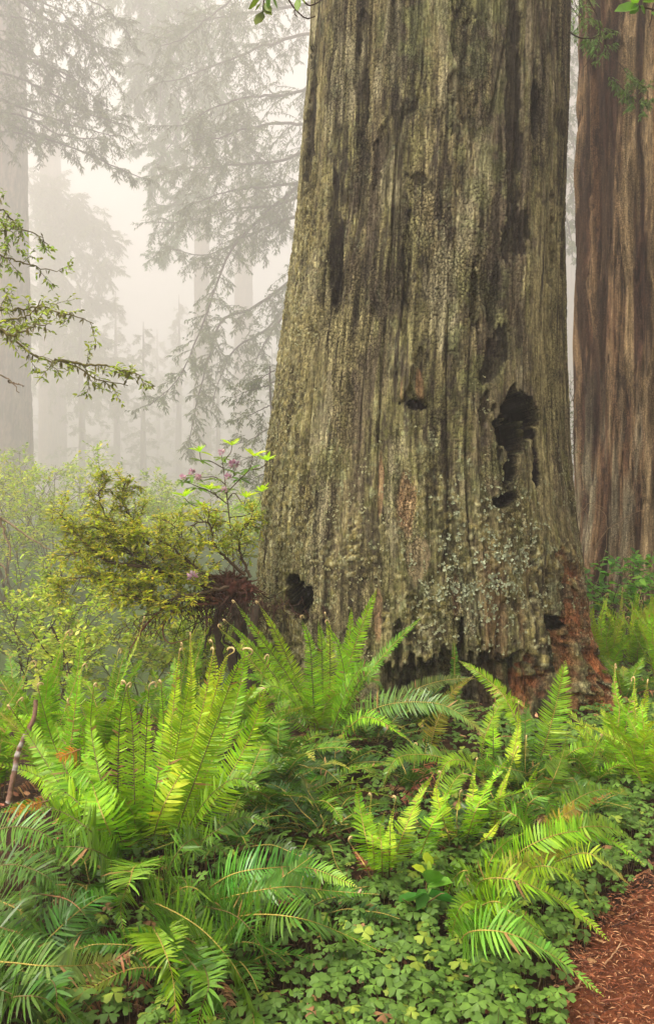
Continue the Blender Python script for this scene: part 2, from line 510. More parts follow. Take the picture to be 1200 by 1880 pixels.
pitf(.025, F_(942, 230, 12, 165, 1, .8, 9, .5), .8); pitf(.02, F_(938, 90, 8, 90, 0, .9, 9, .5), .6)
pitf(.02, F_(982, 190, 7, 60, 0, .8, 10, .5), .7)
pitf(.03, F_(944, 430, 20, 46, 0, .9, 11, .5), .85); pitf(.03, F_(908, 655, 17, 40, 18, .9, 12, .5), .85)
pitf(.04, F_(612, 480, 10, 75, 1, .6, 13, .4), .85); pitf(.025, F_(609, 380, 9, 60, 1, .8, 14, .5), .6)
pitf(.04, F_(568, 220, 7, 120, 2, .7, 15), .7)
pitf(.02, F_(768, 325, 16, 11, 20, .95, 16, .5), .6); pitf(.02, F_(806, 215, 12, 24, 0, .9, 17, .5), .5)
pitf(.05, F_(762, 742, 24, 8, 10, .8, 18)); pitf(.03, F_(777, 660, 9, 18, 0, .9, 19, .4), .6)
pitf(.04, F_(890, 760, 14, 30, 0, .8, 20), .6); pitf(.03, F_(905, 560, 10, 60, 5, .8, 21), .6)
pitf(.03, F_(700, 280, 14, 60, 3, .9, 22), .5); pitf(.03, F_(745, 480, 8, 110, 2, .9, 23), .5)
pitf(.03, F_(850, 120, 22, 130, 0, .9, 24), .45)
pitf(.13, F_(1012, 1145, 20, 14, 15, .5, 25, .15)); pitf(.07, F_(998, 1180, 10, 45, 0, .4, 26), .6)
pitf(.05, F_(870, 540, 9, 70, 0, .9, 27), .5); pitf(.03, F_(660, 150, 9, 150, 1, .9, 28), .4)
pitf(.04, F_(1010, 440, 7, 80, 0, .9, 29), .4)
pitf(.06, F_(730, 1180, 8, 40, 0, .5, 30), .7); pitf(.09, F_(847, 1170, 6, 40, 0, .4, 31), .9)
# crumbled hem with a dark undercut above the ferns
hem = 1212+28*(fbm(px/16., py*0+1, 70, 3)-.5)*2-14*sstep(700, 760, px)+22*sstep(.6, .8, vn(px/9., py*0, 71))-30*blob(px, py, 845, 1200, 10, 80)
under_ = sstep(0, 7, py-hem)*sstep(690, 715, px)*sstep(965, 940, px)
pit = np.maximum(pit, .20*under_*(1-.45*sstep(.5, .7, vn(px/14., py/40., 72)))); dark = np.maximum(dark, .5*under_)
# red rotten heartwood at the right root
rot = np.clip(F_(1082, 1262, 28, 75, -8, .5, 33)+.55*F_(1075, 1180, 26, 90, -8, .9, 53, .5)+F_(1045, 1330, 60, 60, 0, .5, 34)+.9*F_(965, 1260, 22, 55, 10, .5, 35)+.7*F_(1025, 1215, 18, 60, 0, .6, 36)+.5*F_(1040, 1110, 16, 80, -8, .6, 37), 0, 1)
f1c, f2c, cidc = voro(s1*20+.6*vn(s1*13, Z*8, 18), Z*15, 19)
pit = np.maximum(pit, rot*(.03+.10*cidc))
dark = np.maximum(dark, .35*rot*sstep(.78, .9, cidc))
h = h+.05*rot*(fbm(s1*14, Z*6, 73)-.5)
# folds of the root
h = h+.09*np.exp(-((px-(985-.18*(1200-py)))/16.)**2)*sstep(1090, 1160, py)*sstep(1400, 1300, py)
h = h+.10*np.exp(-((px-(1060-.12*(1200-py)))/20.)**2)*sstep(930, 1150, py)
h = h-.07*np.exp(-((px-(1020-.1*(1200-py)))/9.)**2)*sstep(1000, 1120, py)
# flakes of loose bark
flake = F_(748, 690, 9, 46, 12, .35, 38)+F_(765, 700, 10, 34, -14, .4, 39); h = h+.06*flake
bare = F_(766, 1025, 21, 40, 4, .35, 40); bare2 = F_(697, 885, 5, 55, 2, .4, 41)+F_(836, 1095, 7, 40, 0, .3, 42)+F_(692, 1130, 9, 50, 0, .4, 43)+F_(745, 930, 20, 50, 0, .5, 44)
pit = np.maximum(pit, .015*np.clip(bare+bare2, 0, 1))
h = h*(1-.75*bare)
dsp = h-pit
# silhouette niche: do not let the noise move the outline far
deep = np.maximum(pit-.06, 0)*front        # hollows run straight back into the wood
dsp = h-(pit-deep)
base = np.stack([CX+(RR+dsp)*np.sin(TH)-.12*deep*np.sin(TH), TY-(RR+dsp)*np.cos(TH)+deep, Z], -1)
# root spur sweeping out to the right at the foot
sp = sstep(1130, 1380, py)*np.exp(-((px-1085)/46.)**2)*.34
base[..., 0] += sp*.9; base[..., 1] -= sp*.75
# colours --------------------------------------------------------
def mixc(a, b, t): return a*(1-t[..., None])+np.asarray(b)*t[..., None]
g1 = fbm(s1*3.2, Z*.5, 80, 4); g2 = fbm(s1*24, Z*2.0, 81, 3); g3 = fbm(s1*10, Z*8, 82, 4); g4 = vn(s1*60, Z*5, 83)
colr = np.broadcast_to(np.array([.20, .170, .092]), base.shape).copy()
colr = mixc(colr, [.215, .20, .095], sstep(.38, .6, g1*.55+g3*.45))          # algae green
colr = mixc(colr, [.33, .285, .155], .7*sstep(.52, .7, g2*.6+.4*fbm(s1*7, Z*.5, 84)))     # weathered pale fibres
colr = mixc(colr, [.05, .04, .032], .9*sstep(.47, .62, fbm(s1*9, Z*.6, 85, 4)*.6+g4*.4))  # dark streaks
blot = sstep(.52, .64, .55*fbm(s1*7, Z*2.6, 185, 5)+.45*fbm(s1*20, Z*9, 186, 3))
colr = mixc(colr, [.048, .040, .032], .82*blot)
patch_ = sstep(.51, .62, fbm(s1*4.5, Z*1.3, 187, 4))
colr = mixc(colr, [.37, .335, .215], .75*patch_*sstep(.35, .55, g2))
crust = sstep(.60, .70, .6*fbm(s1*12, Z*10, 188, 4)+.4*fbm(s1*40, Z*36, 189, 2))*(.35+.65*sstep(650, 950, py))
colr = mixc(colr, [.33, .36, .22], .75*crust)
mossp = sstep(.50, .62, .6*fbm(s1*5, Z*4, 190, 4)+.4*fbm(s1*30, Z*26, 191, 2))*(.25+.75*sstep(600, 900, py))
colr = mixc(colr, [.17, .185, .045], .38*mossp)
brz = sstep(.50, .62, fbm(s1*1.6, Z*.55, 192, 4))
colr = mixc(colr, [.15, .118, .085], .6*brz*sstep(.3, .6, g2))
green = np.clip(blob(px, py, 880, 260, 60, 420)+blob(px, py, 880, 600, 60, 120)+blob(px, py, 800, 60, 120, 60)+blob(px, py, 900, 850, 60, 60)+.7*blob(px, py, 870, 1020, 120, 120), 0, 1)
colr = mixc(colr, [.17, .195, .08], .42*green*sstep(.35, .6, g3))
pale = np.clip(F_(600, 620, 70, 60, 0, .5, 45)+F_(1000, 560, 35, 260, -2, .6, 46)+F_(660, 590, 20, 60, 0, .5, 47)+.8*F_(985, 880, 30, 130, -8, .6, 48), 0, 1)
colr = mixc(colr, [.36, .32, .16], .75*pale*sstep(.3, .55, g2))
colr = mixc(colr, [.03, .024, .02], .75*crack*chk)
colr = mixc(colr, [.05, .04, .03], .35*crack2*(1-chk))
colr = mixc(colr, [.035, .028, .022], .6*np.clip(fur, 0, 1))
colr = mixc(colr, [.25, .215, .085], .75*mk)
colr = mixc(colr, [.36, .35, .22], .8*mk*sstep(.52, .68, fbm(s1*40, Z*40, 86, 2)))
colr = mixc(colr, [.06, .05, .025], .5*moss*sstep(.5, .38, kn))
foot = sstep(900, 1150, py)
colr = mixc(colr, [.23, .135, .075], .55*foot*sstep(.45, .62, fbm(s1*6, Z*.8, 87, 3))*sstep(700, 900, px))
colr = mixc(colr, [.44, .15, .06], .9*rot*sstep(.25, .6, .5*cidc+.5*g3))
colr = mixc(colr, [.55, .27, .12], .6*rot*sstep(.6, .75, g2))
colr = mixc(colr, [.33, .26, .16], .75*np.clip(bare, 0, 1))
colr = mixc(colr, [.34, .20, .12], .75*np.clip(bare2*.8, 0, 1))
colr = mixc(colr, [.30, .17, .09], .6*np.clip(flake, 0, 1)*sstep(.4, .6, g2))
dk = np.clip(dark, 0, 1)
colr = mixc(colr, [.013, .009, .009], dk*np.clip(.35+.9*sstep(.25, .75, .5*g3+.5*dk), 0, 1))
colr = colr*(.8+.4*fbm(S*.8, Z*.3, 88, 2))[..., None]*np.array([1.0, .985, .89])
Fw = wrap_faces(*TH.shape)
tree = thing('redwood_tree', 'huge old redwood with checked grey green bark, burnt hollows and lichen, standing above the ferns', 'tree', (TX, TY, 0))
cap = 0
under('trunk', mesh_np('great_trunk', base.reshape(-1, 3), [Fw], colr.reshape(-1, 3), [M_BARK]), tree)
# sampler so lichens sit on the displaced surface
nfine = int((th < 1.751).sum())
def on_trunk(k, rng, dens):
    """k random surface points accepted with probability dens(px, py, moss)"""
    i = rng.integers(20, (zz < 5.7).sum()-2, k); j = rng.integers(40, nfine-40, k)
    ok = rng.random(k) < dens(px[i, j], py[i, j], pit[i, j])
    i, j = i[ok], j[ok]
    p = base[i, j]
    n = unit(np.cross(base[i, j+2]-base[i, j-2], base[i+2, j]-base[i-2, j]))
    o = np.stack([np.sin(TH[i, j]), -np.cos(TH[i, j]), 0*i], -1)
    n = np.where(np.sum(n*o, -1, keepdims=True) < 0, -n, n)
    return p, unit(n+o*.6), px[i, j], py[i, j]
rng = np.random.default_rng(11)
def dens(x, y, p):
    e = x-np.interp(y, pyk[::-1], Lk[::-1])
    d = .5*np.exp(-((x-890)/85.)**2-((y-1040)/110.)**2)
    d = d+.35*np.exp(-((x-800)/60.)**2-((y-1140)/60.)**2)+.28*sstep(75, 20, e)*sstep(300, 600, y)
    d = d+.12*sstep(750, 950, y)+.5*np.exp(-((x-905)/40.)**2-((y-740)/30.)**2)+.3*np.exp(-((x-560)/50.)**2-((y-950)/90.)**2)
    d = d*(.12+sstep(.50, .64, fbm(x/15., y/18., 91, 3))*2.0)
    return d*(p < .05)*(y < 1215)
lp, ln, lx, ly = on_trunk(60000, rng, dens)
K = min(len(lp), 3600); lp, ln, lx, ly = lp[:K], ln[:K], lx[:K], ly[:K]
lo = MB()
nl = 7
size = rng.uniform(.004, .014, K)*(1+.7*(np.exp(-((lx-890)/110.)**2-((ly-1000)/150.)**2)))
t1 = unit(np.cross(ln, np.array([0, 0, 1.0]))); t2 = np.cross(ln, t1)
for q in range(nl):
    a = rng.uniform(0, 2*np.pi, K); tilt = rng.uniform(.1, 1.0, K)
    d = (t1*np.cos(a)[:, None]+t2*np.sin(a)[:, None])*np.cos(tilt)[:, None]+ln*np.sin(tilt)[:, None]
    sd = unit(np.cross(d, ln+.3*rng.normal(size=(K, 3))))
    L = size*rng.uniform(.6, 1.3, K)
    A = lp+ln*.004; Bc = A+d*L[:, None]*.6; Cc = A+d*L[:, None]-ln*L[:, None]*.15
    w = (L*.42)[:, None]
    Vv = np.stack([A, Bc-sd*w, Cc, Bc+sd*w*.9], 1).reshape(-1, 3)
    ff = np.arange(K)[:, None]*4+np.arange(4)[None]
    pg = rng.random(K)[:, None]
    white = (np.exp(-((lx-880)/140.)**2-((ly-1020)/170.)**2)[:, None]+.25)*(rng.random((K, 1)) < .75)
    cc = (np.array([.30, .26, .11])*(1-pg)+np.array([.36, .36, .20])*pg)*(1-np.clip(white, 0, 1))+np.array([.36, .40, .26])*np.clip(white, 0, 1)
    lo.add(Vv, ff, np.repeat(cc*rng.uniform(.75, 1.15, (K, 1)), 4, axis=0))
under('lichen', lo.mesh('lichen', [M_LICHEN], False), tree, kind='stuff')

# ---- generic redwood trunk for the neighbours
def plain_trunk(name, label, cx, cy, r0, r1, zb, zt, fine, seed, pal, lean=0.0, dh=1.0, mat=None, fz=None, group=None):
    root = thing(name, label, 'tree', (cx, cy, zb), group)
    kz = [zb-.3, zb+.3, zb+1.5, zb+4, zt]; kr = [r0*1.28, r0*1.17, r0*1.04, r0, r1]
    kx = [cx, cx, cx+lean*1.5, cx+lean*4, cx+lean*(zt-zb)]
    thq = math.atan2(cx, cy)
    th, zz, TH, Z, RR, CX = trunk_surface(kz, kx, kr, cy, 1, -thq*0-1.9, 1.7, fine, zb-.3, fz or zt*.8, zt, fine*1.6)
    S = TH*r0
    s1 = S+.07*(vn(S*1.3, Z*.5, seed)-.5)+.03*(vn(S*5, Z*1.1, seed+1)-.5)
    rid = 1-np.abs(2*vn(s1*5.5, Z*.35, seed+2)-1); rid2 = 1-np.abs(2*vn(s1*13, Z*.8, seed+3)-1)
    h = .09*(fbm(s1*1.4, Z*.18, seed+4, 3)-.5)+.06*(rid-.5)+.025*(rid2-.5)+.012*(vn(s1*34, Z*2, seed+5)-.5)
    f1, f2, cid = voro(s1*17, Z*.7, seed+6); ck = sstep(.12, .02, f2-f1)
    h = h-.012*ck+.012*(cid-.5)
    h = h*dh
    B = np.stack([CX+(RR+h)*np.sin(TH), cy-(RR+h)*np.cos(TH), Z], -1)
    a, b, c_, d_ = [np.array(v) for v in pal]
    col = np.broadcast_to(a, B.shape).copy()
    col = mixc(col, b, sstep(.4, .62, fbm(s1*4, Z*.25, seed+7)))
    col = mixc(col, c_, .75*sstep(.48, .66, .5*rid2+.5*fbm(s1*16, Z*1.1, seed+8)))
    col = mixc(col, d_, .85*np.clip(ck+sstep(.55, .2, rid)*.9+sstep(.55, .66, fbm(s1*5, Z*.7, seed+9)), 0, 1))
    return root, B, col, TH, Z, s1

redpal = ([.125, .068, .036], [.075, .038, .024], [.22, .145, .075], [.03, .015, .011])
tree2, B, col, TH2, Z2_, s2 = plain_trunk('redwood_tree', 'reddish brown redwood trunk with stringy furrowed bark, partly behind the huge one', 4.35, 11.6, 0.98, .86, -.25, 26, .013, 300, redpal, -.006, dh=2.2, fz=9.2)
qx, qy = proj(B)
lowg = sstep(640, 900, qy)*(qy < 2000)
col = mixc(col, [.27, .25, .16], .6*lowg*sstep(.42, .6, fbm(s2*9, Z2_*.8, 310)))
tan_ = sstep(1125, 1150, qx+18*(fbm(qy/60., qx*0, 312)-.5))*.8
col = mixc(col, [.33, .235, .12], tan_*sstep(.4, .6, fbm(s2*9, Z2_*.5, 311)))
under('trunk', mesh_np('red_trunk', B.reshape(-1, 3), [wrap_faces(*TH2.shape)], col.reshape(-1, 3), [M_BARK]), tree2)

# ---- trunks in the fog: pixel centre, distance, radius
greypal = ([.09, .065, .05], [.12, .085, .06], [.17, .12, .09], [.03, .022, .018])
FOGT = [(16, 115, 3.1, 'nearest grey redwood trunk in the fog beyond the bright shrubs'),
        (98, 230, 3.6, 'pale redwood trunk in the fog just beside the nearest grey one'),
        (-75, 120, 3.3, 'wide foggy redwood trunk cut by the edge of the picture'),
        (372, 230, 2.4, 'slim ghostly trunk in thick fog between the two hanging boughs'),
        (448, 260, 3.2, 'faintest ghostly trunk in thick fog close to the huge redwood'),
        (1046, 190, 2.2, 'thin pale trunk glimpsed in the gap between the two big redwoods')]
for q, (cxp, Yt, rt, lab) in enumerate(FOGT):
    xx = (cxp-600)/FPX*Yt
    gb = float(gz(xx, Yt))
    tr_, B, col, THq, Zq, sq = plain_trunk('redwood_tree', lab, xx, Yt, rt, rt*.6, gb, 110, .15, 400+17*q, greypal, 0.0, 3.0)
    under('trunk', mesh_np('fog_trunk', B.reshape(-1, 3), [wrap_faces(*THq.shape)], col.reshape(-1, 3), [M_BARK2]), tr_)
# ------------------------------------------------------------------ sword ferns
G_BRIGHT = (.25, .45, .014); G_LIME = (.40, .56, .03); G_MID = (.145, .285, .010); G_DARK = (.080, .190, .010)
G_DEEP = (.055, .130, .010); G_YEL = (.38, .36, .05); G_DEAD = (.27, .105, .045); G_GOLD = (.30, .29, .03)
C_STEM = (.13, .10, .03); C_YST = (.36, .27, .06); C_BST = (.07, .05, .022); C_FUZZ = (.52, .38, .17)

def frond_arrays(pts, W, rng, side, n_pairs=None, bare=.16, droop=.12, hook=0.0, fwd=18, tipcol=None, gap=0.0, ragged=.06, fold=.25, twist=.25):
    """returns pinna vertices/faces and the midrib polyline. pts: control points of the midrib."""
    M = 64
    c = crom(pts, M)
    L = np.linalg.norm(np.diff(c, axis=0), axis=1).sum()
    if hook:
        # the young tip curls over into a crook
        T = unit(c[-1]-c[-4]); sd = unit(np.asarray(side, float))
        n0 = unit(np.cross(T, sd)); d = unit(n0*.8+sd*rng.choice([-1, 1])*.5)
        r = .0155*hook; a = np.linspace(0, R(170+70*rng.random()), 14)[1:]
        hk = c[-1]+T*(np.sin(a)*r)[:, None]+d*((1-np.cos(a))*r)[:, None]
        hk = hk*(1)+np.outer(-np.linspace(0, 1, 13)**2*r*.5, T)*0
        rib = np.vstack([c, hk])
    else:
        rib = c
    T = unit(np.gradient(c, axis=0))
    sd = np.asarray(side, float)
    sd = unit(sd-np.sum(T*sd, -1, keepdims=True)*T)
    tw_ = np.linspace(0, R(22)*twist*rng.normal(), M)[:, None]+R(7)*twist*rng.normal()
    sd = unit(sd*np.cos(tw_)+np.cross(T, sd)*np.sin(tw_))
    nr = np.cross(sd, T)
    nr = np.where((nr[:, 2:3]+.25*nr[:, 1:2]*-1).mean() < 0, -nr, nr)
    if n_pairs is None: n_pairs = int(np.clip(L*(1-bare)/.0112, 16, 76))
    t = np.linspace(bare, .995, n_pairs)
    ix = t*(M-1); i0 = np.clip(ix.astype(int), 0, M-2); f = (ix-i0)[:, None]
    p = c[i0]*(1-f)+c[i0+1]*f; tt = unit(T[i0]*(1-f)+T[i0+1]*f); ss = unit(sd[i0]*(1-f)+sd[i0+1]*f); nn = np.cross(ss, tt)
    nn = np.where(np.sum(nn*nr[i0], -1, keepdims=True) < 0, -nn, nn)
    u = (t-bare)/(1-bare)
    prof = np.minimum(1, .55+u*3.2)*(1-u**2.1)**.85
    if hook: prof = prof*(1-.35*u)
    sp = L*(1-bare)/n_pairs
    Vs, Cs = [], []
    for sgn in (-1, 1):
        keep = rng.random(n_pairs) > gap
        ln = W*prof*(1+ragged*rng.normal(size=n_pairs))*np.where(rng.random(n_pairs) < .035, rng.uniform(.25, .7, n_pairs), 1); ln = np.maximum(ln, .003)*np.where(keep, 1, .15)
        an = R(fwd)+R(30)*u**2+R(4)*rng.normal(size=n_pairs)
        d = ss*sgn*np.cos(an)[:, None]+tt*np.sin(an)[:, None]
        up = fold+R(7)*rng.normal(size=n_pairs)
        d = unit(d+nn*up[:, None])
        wv = unit(tt-np.sum(tt*d, -1, keepdims=True)*d)
        tw = R(10)+R(16)*rng.normal(size=n_pairs)
        pn = np.cross(d, wv)*sgn
        wv = wv*np.cos(tw)[:, None]+pn*np.sin(tw)[:, None]
        hw = (sp*.42*np.minimum(1, ln/(W*.35)+.2))[:, None]
        l = ln[:, None]; g = droop*(1+.5*rng.normal(size=n_pairs))[:, None]
        dn = -nn*.7+np.array([0, 0, -.5])
        b = p+ss*sgn*.0012
        q1 = b+d*l*.34+dn*g*l*.10; q2 = b+d*l*.72+dn*g*l*.42+tt*l*.02; q3 = b+d*l+dn*g*l*.95+tt*l*.06
        Vs.append(np.stack([b-wv*hw*.55, b+wv*hw*.65, q1-wv*hw*.95, q1+wv*hw*1.0, q2-wv*hw*.68, q2+wv*hw*.66, q3], 1))
    V = np.stack(Vs, 1).reshape(-1, 7, 3)           # (n*2, 7, 3)
    uu = np.repeat(u, 2)
    return V, uu, rib, L, u

def frond(root, pts, W=.09, col=G_BRIGHT, stem=C_YST, side=(1, 0, 0), seed=0, rr=.0026, mat=None, tip=None, tipw=.0, base=None, label=None, hook=0.0, **k):
    rng = np.random.default_rng(seed+77)
    V, uu, rib, L, u = frond_arrays(pts, W, rng, side, hook=hook, **k)
    n = len(V)
    c = np.asarray(col, float)[None]*(1+.13*rng.normal(size=(n, 1)))
    c = c*(1+.10*rng.normal(size=(n, 3))*np.array([1, .3, .5]))
    if tip is not None:
        w = np.clip((uu-(1-tipw))/max(tipw, .01), 0, 1)[:, None]
        c = c*(1-w)+np.asarray(tip)[None]*w
    sp_ = rng.random(n) < .015
    c = np.where(sp_[:, None], np.array([.34, .20, .07]), c)
    c = np.clip(c, .004, .8)
    c7 = np.repeat(c[:, None], 7, 1)
    if base is not None: c7[:, :2] = np.asarray(base)
    bt = k.get('browning', 0)
    mb = MB()
    ff = np.arange(n)[:, None]*7
    mb.add(V.reshape(-1, 3), np.concatenate([ff+np.array([[0, 1, 3, 2]]), ff+np.array([[2, 3, 5, 4]])]), c7.reshape(-1, 3))
    mb.extra(ff+np.array([[4, 5, 6]]), 0)
    o = under('frond', mb.mesh('frond', [mat or M_FERN], False), root, label=label)
    sb = MB()
    m = len(rib); s = np.linspace(0, 1, m)
    r = rr*(1.35-1.0*s)
    cs = np.asarray(stem, float)[None]*np.ones((m, 1))
    dark = np.clip(1-s*3.0, 0, 1)[:, None]; cs = cs*(1-dark)+np.array(C_BST)*dark
    if hook:
        w = sstep(.78, .9, s)[:, None]; cs = cs*(1-w)+np.array(C_FUZZ)*w
        r = r+sstep(.76, .92, s)*rr*1.35
    sb.tube(rib, r, cs, 5)
    under('rachis', sb.mesh('rachis', [M_STEM]), root, label=None).parent = o
    return o

def ctrl(q): return [P(*a) for a in q]

FERN_SEED = [100]
def lift(q):
    """control points raised clear of the ground along the line of sight"""
    out = []
    for k, (a, b, Y) in enumerate(q):
        t = k/(len(q)-1.0); p = P(a, b, Y)
        if b > 1000 and k:
            cl = .07+.20*math.sin(math.pi*min(t*1.15, 1))*min(1, (b-1000)/500)
            for _ in range(4):
                lim = float(gz(p[0], p[1]))+cl
                if p[2] < lim:
                    Y = Y*(1.6-lim)/(1.6-p[2]); p = P(a, b, Y)
        out.append(p)
    return out
def hero_fern(label, crown, fronds, group='sword ferns around the redwood'):
    """fronds: dicts with photo-side control points [(px, py, Y), ...]"""
    root = thing('sword_fern', label, 'fern', P(*crown), group)
    for d in fronds:
        d = dict(d); q = d.pop('p'); FERN_SEED[0] += 1
        if 'side' in d and d['side'][1] < -.3 and d['side'][2] > 0:
            d['side'] = (d['side'][0], d['side'][1], -1.2*d['side'][2])
        frond(root, lift(q), seed=FERN_SEED[0], **d)
    return root

def arch(crown, az, L, e0, e1, rng, wob=.12, m=5):
    """a frond rising at e0 and bending to e1"""
    h = np.array([math.sin(az), math.cos(az), 0]); p = np.array(crown, float); out = [p.copy()]
    for k in range(m):
        e = e0+(e1-e0)*((k+.5)/m)**1.3
        p = p+(h*math.cos(e)+np.array([0, 0, math.sin(e)]))*L/m+rng.normal(size=3)*wob*L/m
        out.append(p.copy())
    return out, np.array([h[1], -h[0], 0])

def auto_fern(label, crown, n, L, cols, seed, e0=(55, 82), e1=(-35, 20), az=(0, 360), W=.085, young=0, mats=None, group='sword ferns around the redwood', root=None, pairs=None, stem=C_YST):
    rng = np.random.default_rng(seed)
    if root is None: root = thing('sword_fern', label, 'fern', crown, group)
    for k in range(n):
        a = R(az[0]+(az[1]-az[0])*((k+rng.uniform(.1, .9))/n))
        yg = k < young
        l = L*rng.uniform(.65, 1.1)
        pts, sd = arch(np.array(crown)+rng.normal(size=3)*.02*np.array([1, 1, .2]), a, l, R(rng.uniform(*e0) if not yg else rng.uniform(78, 88)), R(rng.uniform(*e1) if not yg else rng.uniform(55, 80)), rng)
        if yg: sd = unit(np.array([1, rng.uniform(-.5, .5), 0]))
        sd = unit(sd+np.array([0, 0, rng.normal()*.15]))
        c = cols[rng.integers(len(cols))]
        frond(root, pts, W=W*rng.uniform(.8, 1.15)*(.75 if yg else 1), col=c, side=sd, seed=seed*50+k, hook=1.0 if yg and rng.random() < .7 else 0,
              mat=(mats or M_FERN), stem=stem, tip=G_YEL if rng.random() < .12 else None, tipw=.5, n_pairs=pairs, twist=1.0)
    for k in range(2):
        pts, sd = arch(np.array(crown), rng.random()*6.28, L*rng.uniform(.5, .8), R(rng.uniform(25, 50)), R(rng.uniform(-55, -30)), rng)
        frond(root, pts, W=W*.6, col=[(.22, .10, .05), (.30, .16, .07), (.16, .07, .04)][rng.integers(3)], side=sd, seed=seed*50+40+k, mat=M_LITTER, stem=(.16, .07, .035), ragged=.35, droop=.8, gap=.2, n_pairs=26, label='withered brown frond drooping to the ground')
    return root

def gp(x, y, dz=0.0): return np.array([x, y, float(gz(x, y))+dz])
def gpx(px, Y, dz=0.0):
    x = (px-600)/FPX*Y
    return gp(x, Y, dz)

X_ = (1, 0, 0)
# -- tall upright fern at the left, new fronds with curled tips
hero_fern('tall bright sword fern with a dozen erect new fronds ending in fuzzy tan crooks', (245, 1600, 3.8), [
    dict(p=[(228, 1595, 3.8), (165, 1490, 3.78), (105, 1380, 3.72), (80, 1300, 3.7), (70, 1262, 3.68)], W=.085, col=G_BRIGHT, side=X_, hook=.9, stem=C_STEM, bare=.42),
    dict(p=[(222, 1592, 3.8), (217, 1450, 3.82), (220, 1330, 3.8), (232, 1262, 3.76)], W=.09, col=G_BRIGHT, side=X_, hook=.9, stem=C_BST),
    dict(p=[(250, 1590, 3.82), (247, 1450, 3.86), (243, 1330, 3.84), (232, 1258, 3.8)], W=.09, col=G_BRIGHT, side=(1, .3, 0), hook=1, stem=C_STEM),
    dict(p=[(256, 1590, 3.8), (264, 1450, 3.8), (270, 1330, 3.78), (274, 1262, 3.74)], W=.09, col=G_BRIGHT, side=(1, -.3, 0), hook=1.1, stem=C_BST),
    dict(p=[(290, 1590, 3.9), (306, 1450, 3.95), (318, 1300, 3.95), (330, 1195, 3.93)], W=.085, col=G_LIME, side=(1, .2, 0), hook=.5, stem=C_YST),
    dict(p=[(296, 1595, 3.8), (312, 1450, 3.8), (335, 1320, 3.8), (352, 1240, 3.76)], W=.1, col=G_BRIGHT, side=X_, stem=C_STEM),
    dict(p=[(300, 1590, 4.0), (330, 1420, 4.0), (350, 1290, 4.0), (350, 1165, 4.0)], W=.075, col=G_LIME, side=(1, -.2, 0), hook=.4, stem=C_YST),
    dict(p=[(300, 1595, 3.75), (352, 1450, 3.72), (400, 1320, 3.68), (437, 1222, 3.64), (462, 1200, 3.6)], W=.115, col=G_BRIGHT, side=(1, 0, .5), hook=1.2, stem=C_STEM),
    dict(p=[(300, 1590, 3.9), (350, 1440, 3.9), (385, 1310, 3.88), (412, 1215, 3.85), (428, 1198, 3.83)], W=.09, col=G_LIME, side=(1, 0, .3), hook=1.1, stem=C_YST),
    dict(p=[(305, 1585, 4.05), (370, 1440, 4.1), (430, 1300, 4.1), (455, 1170, 4.1)], W=.09, col=G_BRIGHT, side=(1, 0, .3), stem=C_YST),
    dict(p=[(270, 1590, 3.95), (300, 1480, 4.0), (370, 1350, 4.05), (395, 1240, 4.05), (390, 1180, 4.0)], W=.08, col=G_LIME, side=(1, .3, 0), hook=.6, stem=C_YST),
    dict(p=[(225, 1590, 3.9), (150, 1480, 4.0), (60, 1420, 4.1), (-20, 1400, 4.15)], W=.10, col=G_BRIGHT, side=(.2, .3, 1), stem=C_STEM),
    dict(p=[(228, 1598, 3.75), (160, 1520, 3.7), (80, 1480, 3.65), (-10, 1490, 3.6)], W=.11, col=G_MID, side=(.3, -.5, 1), stem=C_STEM),
    dict(p=[(232, 1600, 3.7), (170, 1560, 3.6), (90, 1560, 3.5), (0, 1600, 3.4)], W=.11, col=G_DARK, side=(0, -1, .9), stem=C_STEM, mat=M_OLDFERN),
    dict(p=[(240, 1600, 3.8), (205, 1500, 3.85), (150, 1430, 3.9), (110, 1400, 3.95)], W=.1, col=G_BRIGHT, side=(1, 0, .6), stem=C_STEM),
    dict(p=[(240, 1600, 3.85), (190, 1500, 4.0), (160, 1400, 4.1), (150, 1330, 4.1)], W=.09, col=G_BRIGHT, side=(1, 0, .2), stem=C_YST),
    dict(p=[(236, 1592, 3.9), (190, 1450, 3.95), (168, 1340, 3.95), (172, 1262, 3.92)], W=.085, col=G_BRIGHT, side=(1, .2, .1), hook=.8, stem=C_STEM),
    dict(p=[(300, 1592, 3.85), (330, 1450, 3.85), (372, 1300, 3.85), (392, 1195, 3.83)], W=.10, col=G_LIME, side=(1, 0, .2), hook=.8, stem=C_YST),
    dict(p=[(262, 1592, 3.95), (286, 1450, 4.0), (300, 1340, 4.0), (296, 1255, 3.96)], W=.09, col=G_BRIGHT, side=(1, .1, 0), hook=.7, stem=C_STEM),
    dict(p=[(310, 1590, 3.8), (400, 1460, 3.8), (455, 1360, 3.8), (488, 1262, 3.78)], W=.10, col=G_BRIGHT, side=(1, 0, .5), stem=C_YST),
    dict(p=[(225, 1595, 3.85), (130, 1470, 3.9), (60, 1360, 3.9), (20, 1300, 3.88)], W=.10, col=G_BRIGHT, side=(1, 0, .7), hook=.9, stem=C_STEM),
    dict(p=[(310, 1590, 3.75), (370, 1480, 3.65), (430, 1430, 3.6), (480, 1450, 3.55)], W=.10, col=G_MID, side=(0, -1, .8), stem=C_STEM, mat=M_OLDFERN),
    dict(p=[(310, 1590, 3.7), (390, 1530, 3.6), (450, 1500, 3.55), (500, 1520, 3.5)], W=.085, col=G_DARK, side=(0, -1, .7), stem=C_STEM, mat=M_OLDFERN),
])
